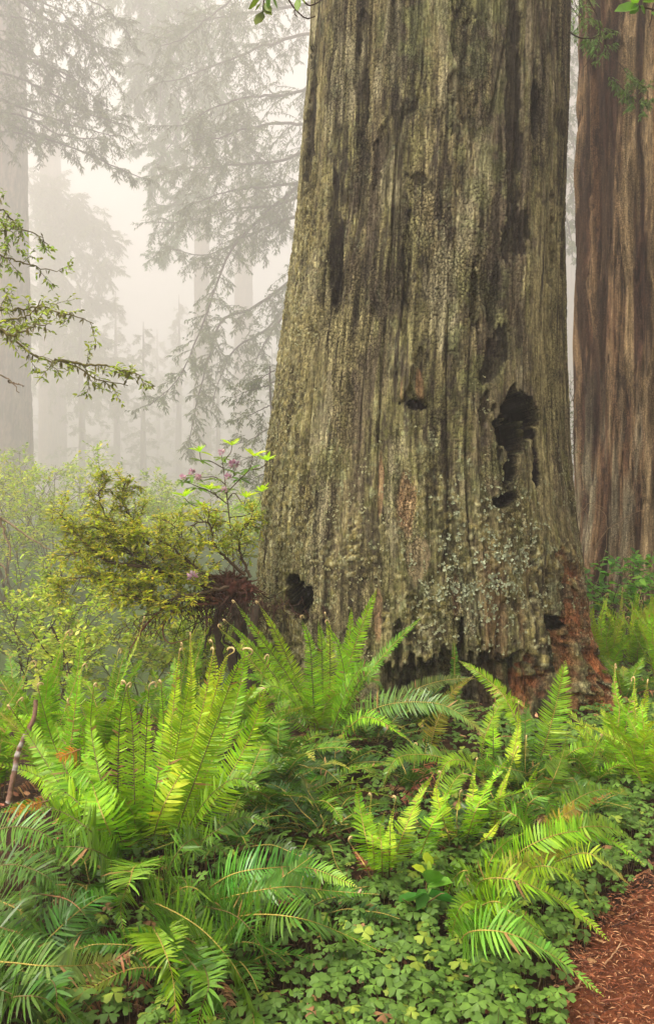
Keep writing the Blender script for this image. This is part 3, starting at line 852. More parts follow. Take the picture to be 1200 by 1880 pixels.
auto_fern('', P(265, 1600, 3.85), 12, .62, [G_BRIGHT, G_MID, G_BRIGHT], 201, (60, 80), (10, 60), (150, 390), .085, root=bpy.data.objects['sword_fern'])

# -- fern against the foot of the great trunk
hero_fern('upright light green sword fern at the trunk foot just below the small black hollow', (590, 1365, 5.55), [
    dict(p=[(585, 1365, 5.6), (540, 1260, 5.6), (470, 1160, 5.55), (432, 1106, 5.5)], W=.085, col=G_BRIGHT, side=(1, 0, .5), hook=1, stem=C_STEM),
    dict(p=[(585, 1360, 5.65), (545, 1250, 5.65), (505, 1160, 5.6), (475, 1108, 5.55)], W=.085, col=G_LIME, side=(1, 0, .4), hook=1, stem=C_STEM),
    dict(p=[(580, 1350, 5.7), (510, 1250, 5.75), (455, 1180, 5.75), (415, 1140, 5.7)], W=.08, col=G_BRIGHT, side=(1, 0, .6), hook=.9, stem=C_STEM),
    dict(p=[(578, 1355, 5.8), (500, 1260, 5.9), (440, 1190, 5.9), (402, 1152, 5.85)], W=.07, col=G_LIME, side=(1, 0, .6), hook=.9),
    dict(p=[(578, 1355, 5.5), (574, 1260, 5.5), (568, 1180, 5.45), (552, 1136, 5.4)], W=.09, col=G_BRIGHT, side=X_, hook=1, stem=C_BST),
    dict(p=[(590, 1360, 5.6), (592, 1260, 5.6), (590, 1180, 5.6), (584, 1140, 5.55)], W=.075, col=G_BRIGHT, side=(1, .2, 0), stem=C_BST),
    dict(p=[(595, 1360, 5.7), (605, 1260, 5.7), (605, 1170, 5.7), (598, 1128, 5.65)], W=.085, col=G_LIME, side=(1, -.2, 0), hook=.6, stem=C_BST),
    dict(p=[(600, 1360, 5.5), (632, 1270, 5.5), (622, 1190, 5.5), (598, 1145, 5.45)], W=.08, col=G_BRIGHT, side=X_, hook=1.1, stem=C_BST),
    dict(p=[(600, 1360, 5.75), (622, 1260, 5.8), (640, 1180, 5.8), (645, 1115, 5.75)], W=.075, col=G_BRIGHT, side=X_, stem=C_YST),
    dict(p=[(600, 1360, 5.65), (625, 1270, 5.65), (660, 1160, 5.6), (692, 1080, 5.55)], W=.095, col=G_BRIGHT, side=(1, 0, .3), stem=C_YST),
    dict(p=[(610, 1355, 5.55), (660, 1260, 5.5), (715, 1190, 5.45), (775, 1132, 5.4)], W=.075, col=G_MID, side=(.6, 0, 1), stem=C_YST),
    dict(p=[(605, 1360, 5.4), (640, 1290, 5.3), (670, 1240, 5.2), (708, 1275, 5.1)], W=.12, col=G_MID, side=(.4, -.8, .5), stem=C_STEM, mat=M_OLDFERN),
    dict(p=[(605, 1360, 5.3), (635, 1270, 5.2), (665, 1225, 5.1), (700, 1235, 5.0)], W=.11, col=G_MID, side=(.3, -1, .5), stem=C_STEM, mat=M_OLDFERN),
    dict(p=[(585, 1360, 5.3), (540, 1290, 5.2), (500, 1260, 5.15), (450, 1290, 5.1)], W=.10, col=G_MID, side=(.2, -1, .5), stem=C_STEM, mat=M_OLDFERN),
    dict(p=[(585, 1360, 5.5), (520, 1300, 5.5), (480, 1250, 5.45), (440, 1240, 5.4)], W=.09, col=G_MID, side=(.3, -.6, .8), stem=C_STEM),
    dict(p=[(610, 1365, 5.3), (690, 1300, 5.05), (790, 1290, 4.95), (850, 1315, 4.9), (896, 1362, 4.85)], W=.125, col=(.13, .24, .04), side=(.2, -1, .75), stem=C_YST, mat=M_OLDFERN, tip=G_YEL, tipw=.25),
    dict(p=[(612, 1365, 5.2), (660, 1320, 5.0), (700, 1325, 4.9), (755, 1362, 4.85)], W=.07, col=G_BRIGHT, side=(.2, -1, .6)),
])
auto_fern('', P(590, 1362, 5.6), 12, .6, [G_MID, G_BRIGHT, G_DARK], 202, (50, 80), (-10, 45), (100, 400), .085, root=bpy.data.objects['sword_fern.001'])

# -- ferns before the burnt hem and the red root
hero_fern('sword fern with one broad upright frond standing before the red rotten root', (990, 1400, 5.0), [
    dict(p=[(985, 1410, 5.0), (1005, 1350, 4.98), (1022, 1285, 4.96), (1037, 1212, 4.94)], W=.125, col=(.30, .50, .04), side=(1, 0, -.15), stem=C_YST, droop=.05, bare=.08),
    dict(p=[(960, 1420, 5.0), (962, 1360, 5.1), (965, 1310, 5.15), (968, 1278, 5.15)], W=.075, col=G_DARK, side=X_, mat=M_OLDFERN, stem=C_BST, bare=.08),
    dict(p=[(925, 1470, 4.8), (938, 1400, 4.8), (950, 1340, 4.8), (951, 1292, 4.75)], W=.07, col=G_LIME, side=X_, hook=.5, bare=.1),
    dict(p=[(990, 1480, 4.6), (1015, 1430, 4.6), (1032, 1385, 4.6), (1040, 1350, 4.6)], W=.085, col=G_MID, side=(1, 0, -.3)),
    dict(p=[(1000, 1430, 4.9), (1050, 1380, 4.85), (1100, 1370, 4.8), (1135, 1385, 4.75)], W=.06, col=G_BRIGHT, side=(0, -1, .6)),
    dict(p=[(985, 1425, 4.9), (930, 1410, 4.7), (880, 1405, 4.6), (830, 1425, 4.5)], W=.09, col=(.12, .22, .03), side=(0, -1, .7)),
])
hero_fern('slender yellow green sword fern arching in front of the undercut burnt hem', (900, 1420, 5.1), [
    dict(p=[(905, 1430, 5.1), (905, 1370, 5.1), (904, 1330, 5.1), (905, 1298, 5.1)], W=.075, col=G_BRIGHT, side=X_, hook=.5, stem=C_BST, bare=.1),
    dict(p=[(950, 1330, 5.05), (925, 1280, 5.2), (885, 1240, 5.3), (842, 1213, 5.4)], W=.07, col=G_BRIGHT, side=(.4, 0, 1), stem=C_YST, bare=.02),
    dict(p=[(880, 1420, 5.0), (890, 1350, 5.15), (920, 1290, 5.2), (945, 1284, 5.1), (965, 1300, 5.0)], W=.055, col=G_BRIGHT, side=(.2, -1, .4)),
    dict(p=[(720, 1290, 5.5), (770, 1262, 5.55), (820, 1248, 5.6), (872, 1246, 5.6)], W=.07, col=(.16, .22, .04), side=(0, -1, .9), bare=.02),
    dict(p=[(780, 1420, 5.2), (800, 1330, 5.35), (830, 1270, 5.45), (870, 1240, 5.5)], W=.08, col=G_GOLD, side=(.5, -.4, .8), stem=C_YST),
    dict(p=[(836, 1290, 5.6), (834, 1240, 5.65), (834, 1200, 5.65), (832, 1175, 5.65)], W=.05, col=G_DARK, side=X_, bare=.02),
    dict(p=[(860, 1430, 4.9), (820, 1395, 4.7), (770, 1385, 4.6), (725, 1395, 4.5), (700, 1450, 4.4)], W=.10, col=G_MID, side=(.3, -1, .5), mat=M_OLDFERN),
    dict(p=[(880, 1430, 4.9), (860, 1400, 4.6), (820, 1400, 4.4), (800, 1450, 4.3)], W=.09, col=G_BRIGHT, side=(.3, -1, .5)),
    dict(p=[(900, 1435, 4.9), (890, 1400, 4.6), (905, 1400, 4.45), (935, 1440, 4.35)], W=.08, col=G_MID, side=(1, -.5, .3)),
])
# -- fiddlehead clusters in the middle
hero_fern('small young fern of stiff stalks with tight tan crooks among the sorrel', (700, 1625, 3.65), [
    dict(p=[(690, 1625, 3.65), (684, 1550, 3.65), (679, 1500, 3.65), (681, 1462, 3.65)], W=.035, col=G_LIME, side=X_, hook=.5, stem=C_YST, bare=.25),
    dict(p=[(713, 1625, 3.65), (715, 1560, 3.66), (717, 1510, 3.66), (726, 1468, 3.65)], W=.035, col=G_LIME, side=X_, hook=.6, stem=C_STEM, bare=.3),
    dict(p=[(693, 1625, 3.7), (672, 1540, 3.72), (660, 1480, 3.72), (655, 1432, 3.7)], W=.075, col=G_BRIGHT, side=X_, bare=.2),
    dict(p=[(702, 1625, 3.6), (700, 1560, 3.6), (698, 1520, 3.6), (706, 1490, 3.6)], W=.05, col=G_BRIGHT, side=X_, bare=.25),
    dict(p=[(705, 1625, 3.7), (740, 1530, 3.7), (770, 1460, 3.7), (795, 1420, 3.7)], W=.065, col=G_LIME, side=(1, 0, .4), bare=.2),
    dict(p=[(690, 1630, 3.6), (670, 1590, 3.5), (650, 1560, 3.45), (640, 1545, 3.4)], W=.02, col=G_DEAD, side=X_, hook=.7, bare=.5),
])
hero_fern('loose young fern with thin hooked stalks standing right of the small young fern', (840, 1565, 4.0), [
    dict(p=[(850, 1565, 4.0), (872, 1490, 4.0), (905, 1430, 4.0), (938, 1385, 4.0)], W=.065, col=G_BRIGHT, side=(1, 0, .4), stem=C_YST),
    dict(p=[(838, 1560, 4.0), (838, 1500, 4.0), (842, 1470, 4.0), (843, 1460, 4.0)], W=.012, col=G_LIME, side=X_, hook=1.0, bare=.6, stem=C_YST),
    dict(p=[(830, 1560, 4.0), (812, 1500, 4.0), (800, 1450, 4.0), (808, 1420, 4.0)], W=.06, col=G_LIME, side=X_, hook=.4, bare=.25),
    dict(p=[(850, 1560, 4.05), (866, 1480, 4.1), (868, 1430, 4.1), (874, 1395, 4.1)], W=.045, col=G_LIME, side=X_, hook=.3, bare=.2),
    dict(p=[(860, 1560, 3.95), (890, 1540, 3.9), (915, 1510, 3.85), (932, 1490, 3.85)], W=.02, col=G_LIME, side=X_, hook=.8, bare=.5),
    dict(p=[(825, 1560, 3.95), (822, 1530, 3.9), (815, 1520, 3.9), (809, 1528, 3.85)], W=.01, col=G_DEAD, side=X_, hook=.8, bare=.8),
    dict(p=[(760, 1600, 3.8), (790, 1520, 3.8), (815, 1470, 3.8), (833, 1432, 3.8)], W=.07, col=G_BRIGHT, side=(1, 0, .5), bare=.1),
    dict(p=[(845, 1560, 4.05), (820, 1470, 4.1), (850, 1420, 4.0), (880, 1460, 3.9)], W=.085, col=G_MID, side=(.4, -1, .3)),
    dict(p=[(855, 1560, 4.0), (890, 1480, 4.0), (960, 1450, 3.95), (990, 1400, 3.9)], W=.06, col=G_BRIGHT, side=(1, 0, .5)),
    dict(p=[(900, 1560, 4.2), (915, 1470, 4.3), (932, 1420, 4.3), (948, 1375, 4.3)], W=.03, col=G_LIME, side=X_, hook=.5),
])
# -- right: fronds reaching over the path
hero_fern('arching sword fern whose light green fronds reach over the sorrel to the path', (885, 1640, 3.45), [
    dict(p=[(870, 1650, 3.45), (885, 1616, 3.42), (950, 1618, 3.3), (1040, 1660, 3.15), (1118, 1728, 3.0)], W=.10, col=G_BRIGHT, side=(.3, -1, .6), stem=C_YST, bare=.06),
    dict(p=[(840, 1735, 3.1), (865, 1710, 3.05), (940, 1716, 2.98), (1025, 1762, 2.88), (1108, 1830, 2.76)], W=.115, col=(.17, .37, .04), side=(.3, -1, .6), stem=C_YST, bare=.06),
    dict(p=[(860, 1680, 3.2), (905, 1655, 3.15), (960, 1680, 3.05), (1008, 1725, 3.0)], W=.085, col=G_BRIGHT, side=(.4, -1, .5), bare=.05),
    dict(p=[(890, 1640, 3.45), (930, 1598, 3.5), (990, 1574, 3.5), (1058, 1556, 3.5)], W=.075, col=(.30, .33, .04), side=(0, -1, .9), stem=C_YST, tip=(.45, .28, .05), tipw=.4, bare=.05),
    dict(p=[(900, 1630, 3.7), (960, 1560, 3.75), (1050, 1527, 3.75), (1120, 1542, 3.7), (1182, 1588, 3.65)], W=.085, col=G_BRIGHT, side=(.2, -1, .7), stem=C_YST),
    dict(p=[(930, 1620, 3.6), (990, 1590, 3.55), (1050, 1612, 3.45), (1088, 1665, 3.4)], W=.075, col=G_BRIGHT, side=(.4, -1, .5), tip=(.38, .33, .06), tipw=.3),
    dict(p=[(1000, 1590, 3.7), (1070, 1566, 3.65), (1115, 1590, 3.6), (1155, 1625, 3.55)], W=.07, col=G_LIME, side=(.4, -1, .5), tip=(.40, .26, .08), tipw=.5),
    dict(p=[(880, 1640, 3.4), (860, 1600, 3.45), (835, 1610, 3.4), (815, 1650, 3.3)], W=.075, col=G_MID, side=(.8, -1, .3)),
    dict(p=[(885, 1650, 3.3), (920, 1665, 3.2), (975, 1700, 3.1), (1010, 1745, 3.05)], W=.09, col=G_DARK, side=(.4, -1, .4), mat=M_OLDFERN),
    dict(p=[(850, 1720, 3.15), (905, 1700, 3.1), (985, 1720, 3.05), (1040, 1790, 3.0)], W=.09, col=G_MID, side=(.4, -1, .4)),
    dict(p=[(890, 1640, 3.4), (900, 1580, 3.45), (930, 1545, 3.45), (960, 1530, 3.45)], W=.065, col=G_MID, side=(0, -1, .8)),
    dict(p=[(880, 1650, 3.35), (850, 1660, 3.3), (835, 1690, 3.2), (828, 1725, 3.15)], W=.06, col=G_MID, side=(1, -.4, .3)),
])
hero_fern('sword fern with a broad drooping pale frond and one yellowing frond beside the path', (1000, 1540, 4.1), [
    dict(p=[(960, 1540, 4.1), (968, 1480, 4.05), (1000, 1462, 4.0), (1014, 1500, 3.9), (1012, 1540, 3.85)], W=.085, col=(.20, .42, .05), side=(1, 0, .2), bare=.1),
    dict(p=[(990, 1540, 4.1), (1030, 1500, 4.05), (1075, 1476, 4.05), (1122, 1455, 4.05)], W=.06, col=G_YEL, side=(.3, -.6, 1), tip=(.42, .18, .05), tipw=.7, bare=.05, gap=.1),
    dict(p=[(985, 1545, 4.1), (950, 1500, 4.1), (905, 1490, 4.1), (860, 1510, 4.0)], W=.08, col=G_MID, side=(0, -1, .6)),
    dict(p=[(1000, 1540, 4.1), (1060, 1520, 4.0), (1120, 1520, 3.95), (1165, 1545, 3.9)], W=.08, col=G_MID, side=(.2, -1, .6)),
    dict(p=[(1000, 1540, 4.2), (1040, 1480, 4.3), (1100, 1450, 4.3), (1150, 1460, 4.25)], W=.08, col=G_MID, side=(.2, -1, .6)),
])
# -- foreground, dark wet fronds
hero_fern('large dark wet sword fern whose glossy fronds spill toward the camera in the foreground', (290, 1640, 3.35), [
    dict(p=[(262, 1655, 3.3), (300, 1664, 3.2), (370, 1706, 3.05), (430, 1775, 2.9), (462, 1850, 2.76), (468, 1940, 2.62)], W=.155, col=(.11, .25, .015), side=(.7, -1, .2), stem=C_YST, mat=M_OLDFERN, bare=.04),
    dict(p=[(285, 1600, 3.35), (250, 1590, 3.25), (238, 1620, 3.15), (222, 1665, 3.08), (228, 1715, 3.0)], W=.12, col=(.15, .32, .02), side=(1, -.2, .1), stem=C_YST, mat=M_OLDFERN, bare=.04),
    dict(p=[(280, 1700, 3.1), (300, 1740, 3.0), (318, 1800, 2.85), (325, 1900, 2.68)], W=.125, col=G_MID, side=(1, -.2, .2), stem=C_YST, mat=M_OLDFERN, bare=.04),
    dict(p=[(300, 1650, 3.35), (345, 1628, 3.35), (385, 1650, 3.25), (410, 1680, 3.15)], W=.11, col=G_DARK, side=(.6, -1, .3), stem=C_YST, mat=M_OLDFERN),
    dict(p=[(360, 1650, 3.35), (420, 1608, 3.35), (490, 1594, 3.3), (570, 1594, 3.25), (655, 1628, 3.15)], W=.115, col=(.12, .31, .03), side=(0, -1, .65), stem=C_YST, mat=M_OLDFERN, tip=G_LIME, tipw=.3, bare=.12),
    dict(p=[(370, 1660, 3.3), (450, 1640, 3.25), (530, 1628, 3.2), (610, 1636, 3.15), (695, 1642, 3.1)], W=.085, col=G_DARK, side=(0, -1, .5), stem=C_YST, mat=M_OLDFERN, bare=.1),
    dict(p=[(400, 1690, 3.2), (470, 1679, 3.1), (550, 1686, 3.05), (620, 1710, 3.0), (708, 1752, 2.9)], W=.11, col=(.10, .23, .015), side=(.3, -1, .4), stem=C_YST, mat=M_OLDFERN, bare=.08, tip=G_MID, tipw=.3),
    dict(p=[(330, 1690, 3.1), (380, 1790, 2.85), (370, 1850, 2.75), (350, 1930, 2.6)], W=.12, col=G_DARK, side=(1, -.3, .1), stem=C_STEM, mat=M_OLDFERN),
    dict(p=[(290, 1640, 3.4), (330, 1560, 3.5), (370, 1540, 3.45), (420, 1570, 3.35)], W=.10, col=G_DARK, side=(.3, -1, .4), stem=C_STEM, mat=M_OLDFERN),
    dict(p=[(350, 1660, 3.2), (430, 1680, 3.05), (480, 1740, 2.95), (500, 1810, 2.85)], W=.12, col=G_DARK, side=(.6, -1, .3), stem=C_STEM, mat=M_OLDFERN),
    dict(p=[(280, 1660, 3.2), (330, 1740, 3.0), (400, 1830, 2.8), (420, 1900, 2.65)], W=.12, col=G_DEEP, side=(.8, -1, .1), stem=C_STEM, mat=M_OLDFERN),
])
hero_fern('dark sword fern spreading in from the picture edge with one pale tipped horizontal frond', (-90, 1730, 3.0), [
    dict(p=[(-90, 1680, 3.0), (-30, 1650, 2.98), (30, 1668, 2.93), (75, 1710, 2.88), (96, 1760, 2.82)], W=.12, col=G_DEEP, side=(.5, -1, .3), stem=C_YST, mat=M_OLDFERN),
    dict(p=[(-120, 1765, 2.85), (0, 1766, 2.8), (100, 1774, 2.76), (200, 1766, 2.74), (262, 1742, 2.72)], W=.105, col=(.10, .24, .03), side=(.1, -1, .25), stem=C_YST, mat=M_OLDFERN, tip=(.26, .27, .08), tipw=.6),
    dict(p=[(-90, 1640, 3.1), (0, 1590, 3.1), (70, 1600, 3.05), (130, 1650, 3.0)], W=.12, col=G_DEEP, side=(.3, -1, .3), stem=C_STEM, mat=M_OLDFERN),
    dict(p=[(60, 1640, 3.2), (125, 1652, 3.1), (165, 1692, 3.0), (190, 1728, 2.95)], W=.11, col=(.07, .14, .035), side=(.6, -1, .3), stem=(.25, .12, .05), mat=M_OLDFERN, bare=.05),
    dict(p=[(-100, 1800, 2.75), (-20, 1810, 2.72), (60, 1850, 2.66), (110, 1930, 2.6)], W=.12, col=G_DEEP, side=(.4, -1, .3), stem=C_STEM, mat=M_OLDFERN),
    dict(p=[(40, 1790, 2.85), (95, 1800, 2.8), (105, 1860, 2.7), (104, 1940, 2.6)], W=.10, col=G_DEEP, side=(1, -.2, .2), stem=C_STEM, mat=M_OLDFERN),
    dict(p=[(-100, 1700, 2.95), (-10, 1700, 2.9), (60, 1730, 2.86), (130, 1800, 2.8)], W=.12, col=G_DEEP, side=(.4, -1, .3), stem=C_STEM, mat=M_OLDFERN),
    dict(p=[(-60, 1560, 3.3), (10, 1520, 3.3), (80, 1530, 3.25), (150, 1590, 3.2)], W=.12, col=G_DARK, side=(.3, -1, .3), stem=C_STEM, mat=M_OLDFERN),
    dict(p=[(-60, 1880, 2.65), (30, 1830, 2.66), (120, 1850, 2.64), (190, 1920, 2.6)], W=.11, col=G_DEEP, side=(.3, -1, .3), stem=C_STEM, mat=M_OLDFERN),
])
# dead fronds
dd = thing('dead_fern', 'withered reddish dead fern hanging between the foreground fronds', 'dead fern', P(215, 1790, 2.78))
for q, pp in enumerate([[(235, 1760, 2.76), (205, 1800, 2.72), (170, 1840, 2.68), (160, 1900, 2.6)], [(255, 1700, 2.85), (258, 1770, 2.78), (252, 1830, 2.7), (256, 1900, 2.62)], [(250, 1735, 2.75), (215, 1760, 2.70), (170, 1790, 2.68), (150, 1830, 2.66)]]):
    frond(dd, ctrl(pp), W=.05, col=(.30, .13, .06), stem=(.25, .1, .05), side=(1, 0, .2), seed=900+q, ragged=.4, droop=.9, gap=.25, fold=-.2)
dd = thing('dead_fern', 'small orange dead fern frond lying over green leaves near the lichened stick', 'dead fern', P(45, 1485, 3.62))
for q, pp in enumerate([[(90, 1470, 3.55), (60, 1478, 3.53), (30, 1488, 3.5), (5, 1492, 3.5)], [(150, 1375, 3.5), (130, 1382, 3.5), (115, 1388, 3.5), (105, 1392, 3.5)]]):
    frond(dd, ctrl(pp), W=.045, col=(.58, .22, .05), stem=(.4, .17, .05), side=(0, -.5, 1), seed=910+q, ragged=.4, droop=.6, gap=.2)
dd = thing('dead_fern', 'curled brick red dead fern fronds beneath the arching green ones at mid picture', 'dead fern', P(780, 1440, 4.75))
for q, pp in enumerate([[(800, 1395, 4.7), (780, 1410, 4.6), (765, 1435, 4.55), (755, 1460, 4.5)], [(790, 1415, 4.7), (770, 1450, 4.6), (748, 1480, 4.5), (740, 1510, 4.45)], [(770, 1440, 4.7), (750, 1460, 4.55), (735, 1480, 4.5), (738, 1500, 4.45)], [(905, 1255, 5.6), (915, 1270, 5.5), (925, 1285, 5.5), (935, 1290, 5.5)], [(980, 1590, 3.75), (1000, 1600, 3.72), (1010, 1625, 3.7), (1012, 1650, 3.65)], [(960, 1500, 4.2), (975, 1495, 4.15), (990, 1500, 4.1), (1000, 1515, 4.05)]]):
    frond(dd, ctrl(pp), W=.065, col=(.42, .15, .08) if q < 4 else (.45, .24, .11), stem=(.3, .12, .06), side=(1, -.3, .3), seed=920+q, ragged=.3, droop=.8, gap=.15, rr=.0018)

# -- fillers: label, pixel column, distance, fronds, length, colours, elevations
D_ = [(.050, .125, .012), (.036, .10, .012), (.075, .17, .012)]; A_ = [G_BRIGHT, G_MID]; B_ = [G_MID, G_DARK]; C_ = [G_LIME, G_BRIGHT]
FILL = [
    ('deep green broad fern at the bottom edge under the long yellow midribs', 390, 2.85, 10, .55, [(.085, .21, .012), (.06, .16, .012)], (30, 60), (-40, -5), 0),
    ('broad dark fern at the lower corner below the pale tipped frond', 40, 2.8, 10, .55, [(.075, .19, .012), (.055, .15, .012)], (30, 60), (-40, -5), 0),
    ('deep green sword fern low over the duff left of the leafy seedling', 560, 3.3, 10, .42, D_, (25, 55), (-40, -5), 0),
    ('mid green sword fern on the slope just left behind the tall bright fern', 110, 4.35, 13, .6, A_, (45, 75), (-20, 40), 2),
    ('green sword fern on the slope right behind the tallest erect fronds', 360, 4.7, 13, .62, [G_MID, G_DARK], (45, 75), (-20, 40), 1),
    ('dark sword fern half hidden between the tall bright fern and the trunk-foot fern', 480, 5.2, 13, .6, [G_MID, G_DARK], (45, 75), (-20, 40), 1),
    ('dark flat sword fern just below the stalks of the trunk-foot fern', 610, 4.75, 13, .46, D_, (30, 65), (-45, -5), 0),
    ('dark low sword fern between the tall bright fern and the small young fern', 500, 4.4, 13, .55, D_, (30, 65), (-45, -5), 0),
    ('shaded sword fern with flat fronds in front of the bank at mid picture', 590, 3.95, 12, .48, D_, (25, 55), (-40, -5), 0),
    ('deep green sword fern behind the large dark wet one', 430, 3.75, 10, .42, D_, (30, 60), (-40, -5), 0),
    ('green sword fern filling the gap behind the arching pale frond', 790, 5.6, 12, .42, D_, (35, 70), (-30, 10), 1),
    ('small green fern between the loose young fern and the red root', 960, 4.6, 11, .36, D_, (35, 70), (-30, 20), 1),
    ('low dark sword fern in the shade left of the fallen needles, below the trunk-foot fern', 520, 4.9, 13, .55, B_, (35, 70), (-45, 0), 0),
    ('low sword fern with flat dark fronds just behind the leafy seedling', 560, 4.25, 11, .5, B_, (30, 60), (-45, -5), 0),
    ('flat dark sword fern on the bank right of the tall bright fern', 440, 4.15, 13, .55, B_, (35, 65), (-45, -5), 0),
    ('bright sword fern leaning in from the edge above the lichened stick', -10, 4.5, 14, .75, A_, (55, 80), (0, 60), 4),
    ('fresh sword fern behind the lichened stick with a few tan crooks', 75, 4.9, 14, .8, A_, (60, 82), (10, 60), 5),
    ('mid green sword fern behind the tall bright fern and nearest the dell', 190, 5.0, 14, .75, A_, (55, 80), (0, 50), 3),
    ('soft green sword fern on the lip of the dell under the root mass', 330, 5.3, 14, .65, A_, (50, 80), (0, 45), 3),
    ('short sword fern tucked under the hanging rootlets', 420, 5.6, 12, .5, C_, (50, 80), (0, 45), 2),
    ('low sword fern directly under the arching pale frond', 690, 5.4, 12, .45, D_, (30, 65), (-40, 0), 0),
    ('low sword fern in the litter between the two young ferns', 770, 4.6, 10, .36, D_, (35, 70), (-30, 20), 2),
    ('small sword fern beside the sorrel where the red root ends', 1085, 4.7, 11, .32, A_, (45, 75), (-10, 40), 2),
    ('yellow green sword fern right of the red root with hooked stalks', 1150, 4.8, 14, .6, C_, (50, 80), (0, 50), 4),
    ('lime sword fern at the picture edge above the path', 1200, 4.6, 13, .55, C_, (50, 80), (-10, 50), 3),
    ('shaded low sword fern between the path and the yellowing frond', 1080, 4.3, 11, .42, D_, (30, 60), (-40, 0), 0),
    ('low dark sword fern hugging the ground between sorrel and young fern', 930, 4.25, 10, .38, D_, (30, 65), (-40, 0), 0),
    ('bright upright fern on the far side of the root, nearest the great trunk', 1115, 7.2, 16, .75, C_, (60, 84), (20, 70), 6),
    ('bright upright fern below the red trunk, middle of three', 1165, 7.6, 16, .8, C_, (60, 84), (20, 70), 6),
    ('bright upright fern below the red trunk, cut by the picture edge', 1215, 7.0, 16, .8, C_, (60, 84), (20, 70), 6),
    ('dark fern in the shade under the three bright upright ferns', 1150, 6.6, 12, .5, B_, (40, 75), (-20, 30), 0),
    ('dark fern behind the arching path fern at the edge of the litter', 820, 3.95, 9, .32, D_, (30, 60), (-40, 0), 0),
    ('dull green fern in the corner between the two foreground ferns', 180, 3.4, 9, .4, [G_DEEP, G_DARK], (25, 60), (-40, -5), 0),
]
for q, (lab, pxx, Yq, n_, L_, cc_, e0, e1, yg) in enumerate(FILL):
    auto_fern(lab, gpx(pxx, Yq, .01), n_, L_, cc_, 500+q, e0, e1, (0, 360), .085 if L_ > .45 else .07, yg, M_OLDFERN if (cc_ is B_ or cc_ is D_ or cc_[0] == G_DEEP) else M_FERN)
# ------------------------------------------------------------------ branching plants
def tubes(mb, PP, r, col, k=3):
    """batch of B polylines (B, M, 3), radii (B, M)"""
    B, M, _ = PP.shape
    if not B: return
    T = unit(np.gradient(PP, axis=1))
    A = unit(np.cross(T, np.array([.29, .41, .86]))); Bn = np.cross(T, A)
    th = np.linspace(0, 2*np.pi, k, endpoint=False)
    V = PP[:, :, None]+(A[:, :, None]*np.cos(th)[:, None]+Bn[:, :, None]*np.sin(th)[:, None])*np.broadcast_to(r, (B, M))[:, :, None, None]
    b = (np.arange(B)*M*k)[:, None, None]; i = (np.arange(M-1)*k)[None, :, None]; j = np.arange(k)[None, None]; j2 = (j+1) % k
    F = np.stack([b+i+j, b+i+j2, b+i+k+j2, b+i+k+j], -1).reshape(-1, 4)
    c = np.asarray(col, float)
    if c.ndim == 2: c = np.repeat(c, M*k, axis=0)
    mb.add(V.reshape(-1, 3), F, c)

def sprout(PP, n, L, rng, ang=(35, 75), t0=.2, t1=1.0, M=6, up=.15, wig=.25, flat=0.0, taper=.5, grav=0.0):
    """n children per parent polyline"""
    B, K, _ = PP.shape
    t = t0+(t1-t0)*(np.arange(n)[None]+rng.random((B, n)))/n
    ix = t*(K-1); i0 = np.clip(ix.astype(int), 0, K-2); f = (ix-i0)[..., None]
    bi = np.arange(B)[:, None]
    p = PP[bi, i0]*(1-f)+PP[bi, i0+1]*f
    T = unit(PP[bi, i0+1]-PP[bi, i0])
    rnd = rng.normal(size=T.shape)*np.array([1, 1, 1-flat*.85])
    s = unit(rnd-np.sum(rnd*T, -1, keepdims=True)*T)
    a = R(1)*rng.uniform(ang[0], ang[1], (B, n, 1))
    d = unit(T*np.cos(a)+s*np.sin(a)+np.array([0, 0, up]))
    l = L*(1-taper*t)*rng.uniform(.6, 1.2, (B, n))
    d = d.reshape(-1, 3); p = p.reshape(-1, 3); l = l.reshape(-1)
    out = [p]; q = p
    for m in range(M-1):
        d = unit(d+wig*rng.normal(size=d.shape)*np.array([1, 1, 1-.6*flat])/math.sqrt(M)*1.4+np.array([0, 0, -grav]))
        q = q+d*(l/(M-1))[:, None]; out.append(q)
    return np.stack(out, 1), l

def leaf_sites(PP, n, rng, t0=.15, t1=1.0):
    B, K, _ = PP.shape
    t = t0+(t1-t0)*(np.arange(n)[None]+rng.random((B, n))*.6+.4)/n
    t = np.minimum(t, 1)
    ix = t*(K-1); i0 = np.clip(ix.astype(int), 0, K-2); f = (ix-i0)[..., None]
    bi = np.arange(B)[:, None]
    p = PP[bi, i0]*(1-f)+PP[bi, i0+1]*f
    T = unit(PP[bi, i0+1]-PP[bi, i0])
    side = unit(np.cross(T, np.array([0, 0, 1.0]))+1e-6)*np.where(np.arange(n) % 2, 1, -1)[None, :, None]
    a = rng.uniform(.5, 1.2, (B, n, 1))
    d = unit(T*np.cos(a)+side*np.sin(a)+rng.normal(size=T.shape)*.25)
    return p.reshape(-1, 3), d.reshape(-1, 3)

